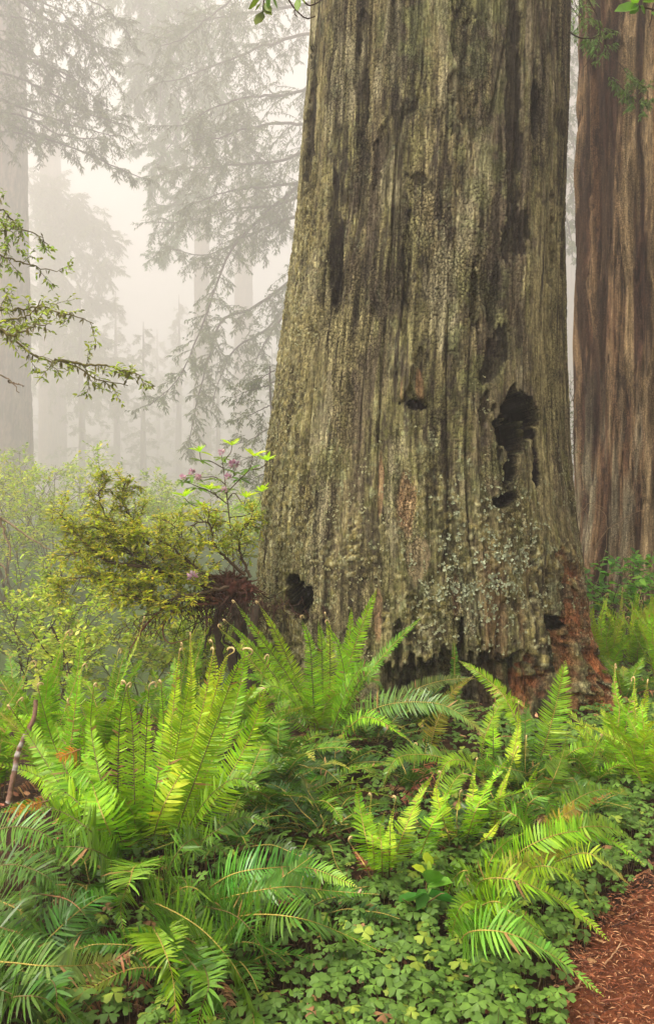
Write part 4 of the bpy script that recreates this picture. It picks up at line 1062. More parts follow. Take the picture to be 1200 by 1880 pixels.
def leaves(mb, p, d, rng, L, w, cols, up=.8, fine=False, var=.2, sag=.2):
    n = len(p)
    if not n: return
    nn = unit(rng.normal(size=(n, 3))*(1-up)+np.array([0, -.25, 1.0])*up)
    s = unit(np.cross(d, nn)); nn = np.cross(s, d)
    l = (L*rng.uniform(.6, 1.2, n))[:, None]; ww = l*w
    cols = np.atleast_2d(np.asarray(cols, float))
    c = cols[rng.integers(len(cols), size=n)]*(1+var*rng.normal(size=(n, 1)))*(1+.06*rng.normal(size=(n, 3)))
    c = np.clip(c, .004, .8)
    dn = np.array([0, 0, -1.0])*sag
    if fine:
        b = p; m = p+d*l*.5-nn*ww*.12+dn*l*.25; t = p+d*l+dn*l
        V = np.stack([b, m, t, p+d*l*.28+s*ww*.42+nn*ww*.1, p+d*l*.68+s*ww*.36+nn*ww*.08+dn*l*.45, p+d*l*.28-s*ww*.42+nn*ww*.1, p+d*l*.68-s*ww*.36+nn*ww*.08+dn*l*.45], 1)
        o = (np.arange(n)*7)[:, None]
        mb.add(V.reshape(-1, 3), np.concatenate([o+np.array([[0, 3, 4, 1]]), o+np.array([[0, 1, 6, 5]])]), np.repeat(c, 7, 0))
        mb.extra(np.concatenate([o+np.array([[1, 4, 2]]), o+np.array([[1, 2, 6]])]), mb.n-n*7)
    else:
        V = np.stack([p, p+d*l*.45+s*ww*.5, p+d*l+dn*l*.6, p+d*l*.45-s*ww*.5], 1)
        o = (np.arange(n)*4)[:, None]
        mb.add(V.reshape(-1, 3), o+np.array([[0, 1, 2, 3]]), np.repeat(c, 4, 0))

K_BR = (.085, .055, .03); K_MOSS = (.13, .11, .035); K_RED = (.16, .06, .035)
HUCK = [(.46, .56, .02), (.60, .64, .03), (.34, .46, .02), (.64, .56, .05), (.22, .30, .014)]
SHR = [(.19, .30, .03), (.26, .36, .04), (.13, .22, .025)]

def shrub(label, base, H, spread, seed, cols=SHR, leafL=.05, leafW=.5, stems=6, b1=7, b2=6, nl=7, flat=.5, name='shrub', cat='shrub', group=None, stemcol=K_BR, fine=False, lean=(0, 0), up=.85):
    rng = np.random.default_rng(seed)
    root = thing(name, label, cat, base, group)
    az = rng.random(stems)*2*np.pi; M = 9; t = np.linspace(0, 1, M)
    base = np.asarray(base, float)
    S_ = []
    for k in range(stems):
        h = H*rng.uniform(.65, 1.0); sp = spread*rng.uniform(.3, 1)
        d = np.array([math.cos(az[k])*sp+lean[0], math.sin(az[k])*sp+lean[1]])
        q = np.zeros((M, 3)); q[:, :2] = d*(t**1.5)[:, None]+np.cumsum(rng.normal(size=(M, 2)), 0)*.02*H; q[:, 2] = h*t**.85
        S_.append(base+q+np.array([rng.normal()*.04, rng.normal()*.04, -.02]))
    S_ = np.stack(S_)
    A, la = sprout(S_, b1, H*.42, rng, (40, 80), .25, 1, 6, .12, .3, flat)
    B, lb = sprout(A, b2, H*.2, rng, (30, 70), .2, 1, 5, .05, .35, flat)
    sb = MB()
    r0 = max(.005, H*.004)
    tubes(sb, S_, (r0*(1.3-t))[None], stemcol, 5); tubes(sb, A, np.linspace(r0*.45, r0*.2, 6)[None], stemcol, 3)
    tubes(sb, B, np.linspace(r0*.22, r0*.1, 5)[None], stemcol, 3)
    lb_ = MB()
    C = np.concatenate([B]); p, d = leaf_sites(C, nl, rng)
    leaves(lb_, p, d, rng, leafL, leafW, cols, up, fine)
    p, d = leaf_sites(A, nl//2+1, rng, .5); leaves(lb_, p, d, rng, leafL, leafW, cols, up, fine)
    under('stem', sb.mesh('stems', [M_WOOD]), root)
    under('foliage', lb_.mesh('foliage', [M_LEAF], False), root, kind='stuff')
    return root

def spray_bush(root, limbs, seed, r=.012, n1=12, L1=.3, n2=7, L2=.12, nl=7, leafL=.022, leafW=.5, cols=HUCK, flat=.6, up=.12, grav=0.0, wood=K_BR, fine=False, t0=.25, lup=.85, moss=0, name='limb'):
    """limbs: photo-side control points; side branches, twigs and leaves follow"""
    rng = np.random.default_rng(seed)
    lb = MB()
    for q, lm in enumerate(limbs):
        pts = crom(ctrl(lm), 24)
        pts[1:-1] += rng.normal(size=(22, 3))*.004
        Ln = np.linalg.norm(np.diff(pts, axis=0), axis=1).sum()
        PP = pts[None]
        sb = MB()
        tubes(sb, PP, np.linspace(r, r*.3, 24)[None], wood, 6)
        k1 = max(3, int(n1*Ln))
        A, _ = sprout(PP, k1, L1, rng, (30, 75), t0, 1, 7, up, .45, flat, .35, grav)
        B, _ = sprout(A, n2, L2, rng, (30, 70), .15, 1, 5, up*.5, .4, flat, .3, grav)
        tubes(sb, A, np.linspace(r*.28, r*.13, 7)[None], wood, 4)
        tubes(sb, B, np.linspace(r*.12, r*.06, 5)[None], wood, 3)
        o = under(name, sb.mesh('limb', [M_WOOD]), root)
        for arr, n_ in ((B, nl), (A, nl)):
            p, d = leaf_sites(arr, n_, rng); leaves(lb, p, d, rng, leafL, leafW, cols, lup, fine)
        if moss:
            k = int(moss*Ln)
            tt = rng.random(k); i = (tt*22).astype(int); p = pts[i]
            p = np.concatenate([p, A.reshape(-1, 3)[rng.integers(len(A)*7, size=k)]])
            leaves(lb, p, unit(rng.normal(size=(2*k, 3))*.5+np.array([0, 0, -1])), rng, .03, .35, [(.20, .19, .06), (.13, .12, .04)], .3)
    under('foliage', lb.mesh('foliage', [M_LEAF], False), root, kind='stuff')

# -- huckleberry on the root mass
YB = 6.35
hb = thing('huckleberry_bush', 'golden green small leaved bush arching out from the reddish root mass beside the huge trunk', 'bush', P(455, 1075, YB))
spray_bush(hb, [
    [(472, 1085, YB+.1), (400, 1078, YB), (330, 1062, YB-.05), (270, 1040, YB-.1), (215, 992, YB-.1), (165, 962, YB-.1)],
    [(455, 1062, YB+.15), (370, 1056, YB+.2), (290, 1050, YB+.2), (235, 1015, YB+.2), (180, 1005, YB+.2), (120, 1020, YB+.1)],
    [(400, 1074, YB), (345, 1030, YB-.05), (300, 995, YB-.1), (250, 975, YB-.15)],
    [(300, 1052, YB), (240, 1000, YB+.05), (192, 945, YB+.1), (182, 905, YB+.1), (200, 882, YB+.1)],
    [(320, 1045, YB+.1), (262, 985, YB+.15), (225, 920, YB+.2), (232, 885, YB+.2)],
    [(450, 1055, YB+.05), (400, 1010, YB+.0), (382, 960, YB), (350, 965, YB)],
    [(460, 1060, YB+.1), (440, 1010, YB+.2), (445, 970, YB+.25), (462, 950, YB+.25)],
    [(350, 1066, YB), (290, 1072, YB-.15), (220, 1070, YB-.2), (150, 1060, YB-.25), (110, 1085, YB-.3)],
    [(380, 1070, YB+.1), (320, 1020, YB+.3), (330, 975, YB+.4), (300, 955, YB+.45)],
    [(270, 1040, YB-.1), (200, 1030, YB-.2), (150, 990, YB-.25), (110, 945, YB-.3)],
    [(420, 1078, YB-.1), (330, 1096, YB-.25), (270, 1102, YB-.3), (210, 1090, YB-.35)],
], 31, r=.013, n1=27, L1=.22, n2=8, L2=.11, nl=9, leafL=.036, flat=.88, up=.05, lup=.9)
# hanging dead rootlets and brown lower twigs
rb = thing('root_mass', 'matted brick red rootlets and rotten wood jutting from the left side of the huge trunk', 'root mass', P(440, 1090, YB))
rng = np.random.default_rng(5)
core = MB()
n_, m_ = 40, 56
a, b = np.meshgrid(np.linspace(0, np.pi, n_), np.linspace(0, 2*np.pi, m_, endpoint=False), indexing='ij')
cxyz = P(422, 1084, YB+.12)
rr = 1+.55*(fbm(a*5, b*3, 140, 4)-.5)*2
V = np.stack([np.cos(a)*.15, np.sin(a)*np.cos(b)*.15, np.sin(a)*np.sin(b)*.115], -1)*rr[..., None]+cxyz
c = fbm(a*9, b*6, 141)[..., None]
core.add(V.reshape(-1, 3), wrap_faces(n_, m_), (np.array([.035, .014, .01])*(1-c)+np.array([.13, .042, .026])*c).reshape(-1, 3))
under('rotten_wood', core.mesh('rotten_wood', [M_WOOD]), rb)
rt = MB()
K = 420
s0 = cxyz+unit(rng.normal(size=(K, 3)))*np.array([.14, .13, .09])
d = unit(rng.normal(size=(K, 3))*np.array([1.1, .6, .35])+np.array([-.75, -.25, .05]))
out = [s0]; q = s0; L = rng.uniform(.05, .24, K)
for k in range(7):
    d = unit(d+.35*rng.normal(size=d.shape)+np.array([0, 0, -.05])); q = q+d*(L/7)[:, None]; out.append(q)
cc = np.array([.11, .038, .024])*rng.uniform(.35, 1.3, (K, 1))
tubes(rt, np.stack(out, 1), np.linspace(.0042, .0016, 8)[None]*rng.uniform(.6, 1.6, (K, 1)), cc, 4)
K = 260
s0 = P(430, 1110, YB)+rng.normal(size=(K, 3))*np.array([.22, .1, .04])
d = unit(rng.normal(size=(K, 3))*.35+np.array([0, 0, -1])); out = [s0]; q = s0; L = rng.uniform(.05, .34, K)
for k in range(6):
    d = unit(d+.25*rng.normal(size=d.shape)); q = q+d*(L/6)[:, None]; out.append(q)
tubes(rt, np.stack(out, 1), np.linspace(.004, .0012, 7)[None]*rng.uniform(.6, 1.5, (K, 1)), np.array([.06, .028, .018])*rng.uniform(.4, 1.4, (K, 1)), 4)
# drooping brown wisps along the lower limb
for (ax, ay, bx_, by_, k_) in [(300, 1105, 400, 1090, 100), (240, 1160, 300, 1112, 60), (150, 1020, 260, 1080, 40)]:
    t = rng.random(k_)[:, None]; s0 = P(ax, ay, YB-.1)*(1-t)+P(bx_, by_, YB-.05)*t+rng.normal(size=(k_, 3))*.04
    d = unit(rng.normal(size=(k_, 3))*np.array([.9, .6, .35])+np.array([-.3, 0, -.6])); out = [s0]; q = s0; L = rng.uniform(.05, .2, k_)
    for k in range(5):
        d = unit(d+.3*rng.normal(size=d.shape)+np.array([0, 0, -.15])); q = q+d*(L/5)[:, None]; out.append(q)
    tubes(rt, np.stack(out, 1), np.linspace(.0035, .0012, 6)[None], np.array([.10, .045, .025])*rng.uniform(.5, 1.5, (k_, 1)), 3)
under('rootlets', rt.mesh('rootlets', [M_WOOD]), rb, kind='stuff')
lowlimb = MB()
for lm, r_ in [([(420, 1105, YB), (360, 1096, YB-.1), (310, 1112, YB-.15), (270, 1145, YB-.2), (240, 1190, YB-.2)], .017),
               ([(400, 1108, YB-.05), (350, 1112, YB-.15), (310, 1130, YB-.2), (285, 1165, YB-.2)], .012),
               ([(330, 1102, YB-.1), (300, 1150, YB-.2), (310, 1180, YB-.25), (350, 1172, YB-.3)], .008)]:
    lowlimb.tube(crom(ctrl(lm), 20), np.linspace(r_, r_*.3, 20), K_RED, 6)
under('lower_limb', lowlimb.mesh('lower_limb', [M_WOOD]), rb)
for pts_, r_ in [([(405, 1105, YB), (398, 1150, YB-.02), (405, 1195, YB), (398, 1260, YB)], .022), ([(432, 1110, YB-.02), (436, 1155, YB-.05), (428, 1200, YB-.02), (433, 1270, YB)], .032),
                 ([(452, 1108, YB), (448, 1150, YB), (455, 1200, YB), (450, 1270, YB)], .02), ([(470, 1115, YB-.1), (466, 1160, YB-.12), (462, 1210, YB-.1), (458, 1280, YB-.1)], .03),
                 ([(420, 1120, YB), (385, 1160, YB), (372, 1200, YB), (350, 1240, YB)], .01), ([(440, 1120, YB), (410, 1170, YB-.05), (440, 1205, YB), (415, 1260, YB)], .009)]:
    sm = MB(); sm.tube(crom(ctrl(pts_), 16)+rng.normal(size=(16, 3))*.006, np.linspace(r_, r_*1.2, 16)*(1+.15*rng.normal(size=16)), np.array([.05, .035, .024])*rng.uniform(.7, 1.2), 7)
    under('stilt_root', sm.mesh('stilt_root', [M_WOOD]), rb)

# -- rhododendron, whorled leaves and pink flower heads
def whorl(parent, tip, seed, n=7, L=.10, col=(.30, .52, .02), upang=35, name='leaf', W=.32):
    rng = np.random.default_rng(seed)
    az = np.arange(n)*2*np.pi/n+rng.random()*6
    for k in range(n):
        e = R(upang+12*rng.normal()); d = np.array([[math.cos(az[k])*math.cos(e), math.sin(az[k])*math.cos(e), math.sin(e)]])
        mb = MB(); leaves(mb, np.array([tip]), d, rng, L, W, [col], .95, True, .12, sag=.25)
        under(name, mb.mesh('leaf', [M_LEAF]), parent)

def flower(parent, c, seed, r=.045):
    rng = np.random.default_rng(seed)
    mb = MB(); n = 34
    d = unit(rng.normal(size=(n, 3))+np.array([0, 0, .6]))
    leaves(mb, np.repeat(np.array([c]), n, 0)+d*r*.3, d, rng, r*1.05, .75, [(.62, .44, .52), (.68, .54, .60), (.54, .30, .40)], .4, True, .1, 0)
    under('flower', mb.mesh('flower', [M_PETAL]), parent)

rh = thing('rhododendron', 'spindly rhododendron with lime new leaves and small pink flowers rising behind the golden bush', 'shrub', P(432, 1100, 6.9))
RY = 6.9
stems = [[(432, 1110, RY), (428, 1020, RY), (420, 940, RY), (414, 890, RY), (407, 836, RY)],
         [(416, 905, RY), (440, 880, RY-.05), (458, 862, RY-.1), (464, 840, RY-.1)],
         [(417, 925, RY), (390, 905, RY), (362, 893, RY), (338, 882, RY)], [(414, 890, RY), (395, 876, RY+.05), (372, 876, RY+.1), (355, 870, RY+.1)],
         [(420, 940, RY), (380, 935, RY), (350, 925, RY), (340, 915, RY)], [(411, 860, RY), (385, 846, RY), (370, 845, RY), (367, 830, RY)],
         [(409, 850, RY), (418, 838, RY), (424, 830, RY), (426, 818, RY)], [(418, 918, RY), (430, 905, RY), (446, 925, RY-.05), (452, 914, RY-.1)],
         [(413, 880, RY), (428, 875, RY), (430, 866, RY), (430, 856, RY)], [(421, 950, RY), (455, 945, RY+.1), (475, 925, RY+.1), (481, 903, RY+.1)],
         [(420, 960, RY), (395, 950, RY), (386, 948, RY), (385, 950, RY)], [(464, 862, RY-.1), (476, 860, RY-.1), (485, 855, RY-.1), (490, 848, RY-.1)],
         [(385, 1010, RY+.1), (382, 980, RY+.1), (376, 950, RY+.1), (372, 932, RY+.1)], [(400, 915, RY), (395, 905, RY), (388, 905, RY), (387, 900, RY)]]
sb = MB()
for q, s_ in enumerate(stems): sb.tube(crom(ctrl(s_), 14), np.linspace(.009 if q == 0 else .005, .0028, 14), K_BR, 5)
under('stem', sb.mesh('stem', [M_WOOD]), rh)
LIMEW = [(367, 830), (426, 818), (465, 838), (491, 846), (340, 912), (386, 899), (452, 914), (372, 932), (385, 949), (481, 903)]
for q, (a, b) in enumerate(LIMEW): whorl(rh, P(a, b, RY-.05), 700+q, 8, .115, (.50, .72, .02), 38)
for q, (a, b) in enumerate([(407, 842), (367, 846), (352, 875), (336, 886), (430, 868), (458, 862), (440, 880), (362, 897), (395, 880), (345, 925), (450, 928), (410, 900)]):
    whorl(rh, P(a, b, RY), 730+q, 7, .11, (.17, .29, .03), 5)
for q, (a, b) in enumerate([(406, 830), (430, 853), (352, 867), (335, 877), (364, 876), (419, 876), (413, 900)]): flower(rh, P(a, b, RY-.04), 760+q, .026 if q != 1 else .036)
flower(rh, P(354, 1058, YB-.3), 790, .032)

# -- rhododendron sprigs hanging into the top of the picture
sp = thing('rhododendron_sprig', 'olive leaved rhododendron twigs dangling at the top edge beside the huge trunk', 'branch', P(500, -60, 3.2))
sb = MB()
for s_ in [[(430, -60, 3.2), (480, -20, 3.2), (483, 15, 3.2), (480, 38, 3.2)], [(500, -60, 3.3), (530, 0, 3.3), (545, 20, 3.3), (562, 34, 3.3), (578, 30, 3.32)], [(560, -50, 3.3), (548, 0, 3.3), (540, 22, 3.3), (545, 30, 3.3)], [(520, -50, 3.25), (560, 5, 3.3), (575, 8, 3.35), (590, 0, 3.4)]]:
    sb.tube(crom(ctrl(s_), 16), np.linspace(.004, .0022, 16), (.07, .045, .03), 5)
under('twig', sb.mesh('twig', [M_WOOD]), sp)
rng = np.random.default_rng(8)
for (a, b, c_, d_) in [(478, -2, 460, 12), (480, 4, 466, 20), (482, 20, 470, 42), (484, 12, 500, 28), (486, 5, 498, 22), (500, -4, 513, 22), (496, -6, 490, 12), (545, -4, 547, 26), (556, -2, 560, 8), (470, -6, 458, -2)]:
    A, Bq = P(a, b, 3.2), P(c_, d_, 3.15); mb = MB()
    leaves(mb, A[None], unit(Bq-A)[None], rng, np.linalg.norm(Bq-A)*1.15, .42, [(.15, .23, .03)], .2, True, .1, .02)
    under('leaf', mb.mesh('leaf', [M_LEAF]), sp)
sp = thing('rhododendron_sprig', 'green leaved twig reaching in at the top corner in front of the red trunk', 'branch', P(1190, -60, 3.4))
sb = MB()
for s_ in [[(1230, -30, 3.4), (1200, 5, 3.4), (1196, 30, 3.4), (1190, 50, 3.4)], [(1180, -60, 3.4), (1172, -10, 3.4), (1160, 15, 3.4), (1150, 18, 3.4)], [(1210, 20, 3.4), (1170, 12, 3.4), (1150, 14, 3.4), (1140, 16, 3.4)]]:
    sb.tube(crom(ctrl(s_), 12), np.linspace(.0035, .002, 12), (.07, .045, .03), 5)
under('twig', sb.mesh('twig', [M_WOOD]), sp)
for (a, b, c_, d_) in [(1172, 10, 1135, 18), (1172, 10, 1150, 28), (1174, 10, 1186, 30), (1170, 6, 1160, -8), (1178, 4, 1200, 2), (1196, 20, 1212, 36)]:
    A, Bq = P(a, b, 3.4), P(c_, d_, 3.35); mb = MB()
    leaves(mb, A[None], unit(Bq-A)[None], rng, np.linalg.norm(Bq-A)*1.15, .42, [(.13, .27, .03)], .2, True, .1, .02)
    under('leaf', mb.mesh('leaf', [M_LEAF]), sp)
hang = thing('bare_twig', 'long thin bare twig curling down between the two redwoods at the top', 'twig', P(1060, -40, 7.2))
sb = MB()
for s_ in [[(1040, -60, 7.2), (1085, 10, 7.2), (1100, 45, 7.2), (1096, 85, 7.2), (1070, 125, 7.2)], [(1040, 55, 7.2), (1060, 68, 7.2), (1085, 70, 7.2), (1102, 62, 7.2)]]:
    sb.tube(crom(ctrl(s_), 20), np.linspace(.007, .003, 20), (.06, .045, .03), 5)
under('stem', sb.mesh('stem', [M_WOOD]), hang)

# -- leafy branches leaning in at the left edge
LC = [(.32, .42, .04), (.24, .32, .035), (.40, .50, .06), (.17, .22, .03)]
lb1 = thing('huckleberry_branch', 'mossy leafy branch reaching in from the left edge at mid height, the longer lower one', 'branch', P(-60, 570, 4.2))
spray_bush(lb1, [
    [(-60, 570, 4.2), (0, 602, 4.2), (45, 640, 4.2), (85, 662, 4.2), (130, 668, 4.2), (180, 695, 4.2), (235, 708, 4.2)],
    [(100, 660, 4.2), (150, 668, 4.2), (200, 672, 4.15), (262, 690, 4.1)],
    [(-60, 580, 4.3), (0, 570, 4.3), (70, 565, 4.3), (125, 578, 4.3), (172, 594, 4.3)],
    [(-40, 600, 4.1), (10, 590, 4.1), (50, 580, 4.1), (75, 550, 4.1)],
    [(-20, 590, 4.0), (20, 615, 4.0), (60, 600, 4.0), (95, 595, 4.0)],
], 41, r=.007, n1=14, L1=.17, n2=5, L2=.06, nl=4, leafL=.026, leafW=.5, cols=LC, flat=.2, up=.1, wood=K_MOSS, fine=True, lup=.6, moss=70, t0=.1)
lb2 = thing('huckleberry_branch', 'upper leafy branch at the left edge with mossy looping twigs, above the longer one', 'branch', P(-60, 430, 4.4))
spray_bush(lb2, [
    [(-60, 400, 4.4), (-10, 425, 4.4), (30, 420, 4.4), (70, 432, 4.4), (92, 455, 4.4)],
    [(-60, 440, 4.4), (0, 468, 4.4), (35, 480, 4.4), (75, 492, 4.4), (105, 499, 4.4)],
    [(-40, 390, 4.3), (0, 385, 4.3), (20, 400, 4.3), (35, 430, 4.3)],
    [(-20, 380, 4.5), (5, 410, 4.5), (15, 450, 4.5), (5, 480, 4.5)],
], 42, r=.006, n1=13, L1=.15, n2=5, L2=.06, nl=4, leafL=.026, leafW=.5, cols=LC, flat=.2, up=.1, wood=K_MOSS, fine=True, lup=.6, moss=60, t0=.1)
for lab, limbs, rr_ in [('bare pale twig poking in from the left edge under the leafy branches', [[(-30, 670, 4.0), (0, 688, 4.0), (22, 702, 4.0), (38, 722, 4.0)], [(15, 700, 4.0), (30, 705, 4.0), (40, 708, 4.0), (47, 709, 4.0)]], .005),
                        ('thin lichened dead branch sloping down from the left edge beside the bright foggy shrubs', [[(-40, 930, 5.2), (10, 955, 5.2), (50, 985, 5.2), (95, 1010, 5.2)], [(0, 950, 5.2), (10, 985, 5.2), (20, 1010, 5.2), (18, 1040, 5.2)], [(-30, 1020, 5.2), (0, 1035, 5.2), (12, 1050, 5.2), (10, 1070, 5.2)]], .009)]:
    t_ = thing('bare_branch', lab, 'branch', P(*limbs[0][0]))
    for s_ in limbs:
        sb = MB(); sb.tube(crom(ctrl(s_), 14)+np.random.default_rng(3).normal(size=(14, 3))*.003, np.linspace(rr_, rr_*.4, 14), (.25, .19, .12), 5)
        under('stem', sb.mesh('stem', [M_WOOD]), t_)

# -- understorey shrubs in the dell and the fog
YG = [(.30, .42, .03), (.42, .52, .05), (.22, .32, .025), (.48, .50, .07)]
OL = [(.23, .31, .025), (.32, .38, .035), (.14, .21, .018)]
SH = [
    ('broad layered green shrub filling the dell beneath the root mass', 250, 7.6, 1.25, .9, YG, .05),
    ('yellow green layered shrub in the dell right under the golden bush', 370, 7.9, 1.2, .8, OL, .045),
    ('spreading olive shrub in the dell at the left edge', 40, 7.4, 1.5, 1.0, OL, .045),
    ('leafy shrub in the dell below the sloping dead branch', 130, 8.2, 1.5, 1.0, YG, .045),
    ('low lime shrub deep in the dell behind the lichened stick', 100, 6.6, .95, .8, YG, .045),
    ('small pale shrub between the fiddleheads and the root mass stilts', 380, 6.9, .8, .6, YG, .05),
    ('tall bright shrub at the left edge below the foggy trunk', 10, 10.5, 2.9, 1.2, YG, .07),
    ('bright airy shrub in light fog just left of the golden bush', 95, 12.0, 2.9, 1.3, YG, .075),
    ('pale lime shrub in the fog just over the top of the golden bush', 280, 13.5, 2.7, 1.4, YG, .075),
    ('hazy shrub in the fog right behind the rhododendron', 440, 14, 2.6, 1.3, YG, .075),
    ('hazy low shrub between two foggy shrubs behind the golden bush', 190, 15.5, 2.6, 1.5, OL, .08),
    ('faded tall shrub at the foot of the nearest grey trunk', 50, 18, 3.6, 1.8, OL, .09),
    ('faded wide shrub in deep fog above the golden bush', 330, 20, 3.0, 2.2, OL, .10),
    ('faded round shrub in deep fog near the huge trunk', 450, 22, 3.2, 2.0, OL, .10),
]
for q, (lab, pxx, Yq, H, spd, cl, LL) in enumerate(SH):
    far_ = Yq > 10
    if far_: m_ = 2.3; Hn = (H-1.45)*m_+1.75-(1.4 if pxx > 150 else .9); Yq = Yq*m_; spd = spd*m_*.9; LL = LL*m_*.75; H = Hn
    shrub(lab, gpx(pxx, Yq), H, spd, 800+q, cl, LL*1.25, .5, stems=7 if far_ else 6, b1=8 if far_ else 7, b2=6, nl=8 if far_ else 7, flat=.85, group='understorey shrubs in the dell')
shrub('bright green broad leaved shrub on a dark stem between the two redwoods', gpx(1118, 8.4), 1.05, .4, 840, [(.16, .38, .03), (.22, .45, .05), (.10, .26, .03)], .085, .62, stems=5, b1=5, b2=3, nl=3, flat=.6, name='thimbleberry', fine=True)
shrub('bright green broad leaved shrub cut by the right edge under the red trunk', gpx(1200, 8.2), 1.0, .45, 841, [(.16, .38, .03), (.24, .46, .05), (.10, .26, .03)], .085, .62, stems=5, b1=5, b2=3, nl=3, flat=.6, name='thimbleberry', fine=True)
shrub('dark leafed bush low in the shadow at the foot of the red trunk', gpx(1160, 9.0), .6, .6, 842, OL, .04, .5, stems=7, b1=7, b2=6, nl=6, flat=.5)
shrub('dark green feathery sapling glimpsed in the gap beside the huge trunk', gpx(1052, 12.5), 3.2, .25, 843, [(.05, .10, .03), (.08, .14, .04)], .06, .3, stems=4, b1=12, b2=6, nl=6, flat=.6, name='sapling', cat='sapling')
tw = thing('bare_twig', 'tangle of pale curving twigs against the foot of the red trunk', 'twig', gpx(1090, 8.9))
sb = MB(); rng = np.random.default_rng(14)
for s_ in [[(1085, 1090, 8.8), (1080, 1020, 8.8), (1078, 950, 8.8), (1060, 925, 8.8)], [(1090, 1090, 8.8), (1110, 1010, 8.8), (1112, 950, 8.8), (1090, 930, 8.8)], [(1075, 1080, 8.8), (1100, 990, 8.8), (1150, 950, 8.8), (1190, 930, 8.8)], [(1080, 1060, 8.8), (1060, 1010, 8.8), (1058, 960, 8.8), (1078, 925, 8.8), (1110, 935, 8.8)]]:
    sb = MB(); sb.tube(crom(ctrl(s_), 18)+rng.normal(size=(18, 3))*.006, np.linspace(.008, .003, 18), (.24, .17, .10), 4)
    under('stem', sb.mesh('stem', [M_WOOD]), tw)

# -- conifer boughs in the fog
HEM = [(.09, .115, .04), (.07, .09, .03), (.12, .145, .045)]
def bough_mesh(c, W, rng, dens=1.0, kk=1.0, cols=HEM, r=.05, gravity=.14, sl=.13, t0=.08):
    """c: limb polyline in world units"""
    Ln = np.linalg.norm(np.diff(c, axis=0), axis=1).sum()
    PP = c[None]
    n1 = int(max(10, Ln/.16*dens))
    A, la = sprout(PP, n1, W, rng, (35, 80), t0, 1, 8, 0, .3, .35, .55, gravity*.6)
    A2, _ = sprout(A, 4, W*.35, rng, (30, 60), .15, .95, 5, -.05, .3, .3, .5, gravity)
    lb = MB(); sb = MB()
    tubes(sb, PP, np.linspace(r, r*.2, c.shape[0])[None], (.07, .05, .04), 5)
    tubes(sb, A, np.linspace(r*.2, r*.07, 8)[None], (.07, .05, .04), 3)
    for arr, n_ in ((A, int(max(6, W/.07/kk))), (A2, int(max(5, W*.35/.07/kk)))):
        for _s in range(2):
            p, d = leaf_sites(arr, n_, rng, .05); leaves(lb, p, unit(d+np.array([0, 0, -.25])), rng, sl, .26, cols, .6, False, .2, .3)
    return sb, lb

def bough(root, lm, W, seed, **k):
    rng = np.random.default_rng(seed)
    c = crom(ctrl(lm), 30); c[1:] += np.cumsum(rng.normal(size=(29, 3)), 0)*.012*W
    sb, lb = bough_mesh(c, W, rng, **k)
    o = under('bough', sb.mesh('bough', [M_WOOD]), root)
    under('needles', lb.mesh('needles', [M_NEEDLE], False), root, kind='stuff').parent = o

def conifer_px(label, px_trunk, Y, r, H, limbs, seed, W=1.5, trunk=True, dens=1.0, sl=.13, cols=HEM, k=1.0, br=.05):
    k = k*1.7; Y = Y*k; r = r*k; H = min(H*k, 108); sl = sl*k; dens = dens/k; br = br*k
    x = (px_trunk-600)/FPX*Y
    root = thing('hemlock_tree', label, 'tree', gp(x, Y))
    if trunk:
        sb = MB(); z0 = float(gz(x, Y)); pts = np.stack([x+.25*np.sin(np.linspace(0, 5, 20)), np.full(20, Y), np.linspace(z0-.3, H, 20)], -1)
        sb.tube(pts, np.linspace(r, r*.3, 20), (.07, .05, .04), 10)
        under('trunk', sb.mesh('trunk', [M_BARK2]), root)
    for q, lm in enumerate(limbs):
        w = W
        if isinstance(lm[0], (int, float)): w = lm[0]; lm = lm[1]
        w = w*k
        bough(root, [(a, b, Y+(c*k if len(t) > 2 else 0)) for t in lm for a, b, c in [(t[0], t[1], t[2] if len(t) > 2 else 0)]], w, seed*40+q, dens=dens, sl=sl, cols=cols, r=br, kk=k)
    return root

# the hemlock whose boughs hang left of the huge trunk
conifer_px('hemlock with long bare tipped boughs sweeping down through the fog from behind the huge trunk', 600, 24, .35, 30, [
    (1.7, [(600, 130), (540, 175), (470, 178), (400, 200, -1), (330, 235, -1.5)]),
    (1.7, [(600, 210), (555, 228), (480, 235), (410, 250, -1), (345, 265, -2)]),
    (1.8, [(600, 60), (520, 70), (440, 100, 1), (360, 130, 1), (280, 150, 1)]),
    (1.6, [(600, 300), (545, 325), (470, 330), (400, 345, -1), (340, 365, -1)]),
    (1.0, [(600, 290), (540, 350), (470, 410), (420, 470, -1), (385, 560, -2), (330, 690, -3), (275, 742, -3)]),
    (.85, [(600, 440), (530, 520), (460, 570), (410, 590, -1), (385, 660, -2), (360, 770, -3), (350, 830, -3)]),
    (.9, [(600, 480), (545, 530), (490, 600, 1), (430, 640), (400, 700, -1), (385, 760, -1)]),
    (1.8, [(600, 0), (540, 10), (460, 20, 2), (380, 30, 2), (300, 60, 2)]),
    (1.8, [(560, -60), (500, -30), (430, 0), (370, 50), (300, 90)]),
    (1.5, [(600, 380), (530, 400), (460, 430, 2), (390, 460, 3), (310, 450, 3)]),
    (1.5, [(600, 330), (520, 370), (450, 380, 2), (380, 400, 3), (290, 410, 3)]),
    (1.0, [(600, 540), (545, 560), (500, 610, -1), (470, 660, -1), (455, 700, -1)]),
    (.9, [(600, 600), (560, 610), (525, 660), (505, 720)]),
    (1.5, [(600, 250), (530, 290), (450, 300), (380, 300, 1), (300, 310, 2)]),
], 61, dens=1.0, sl=.12, k=2.1)
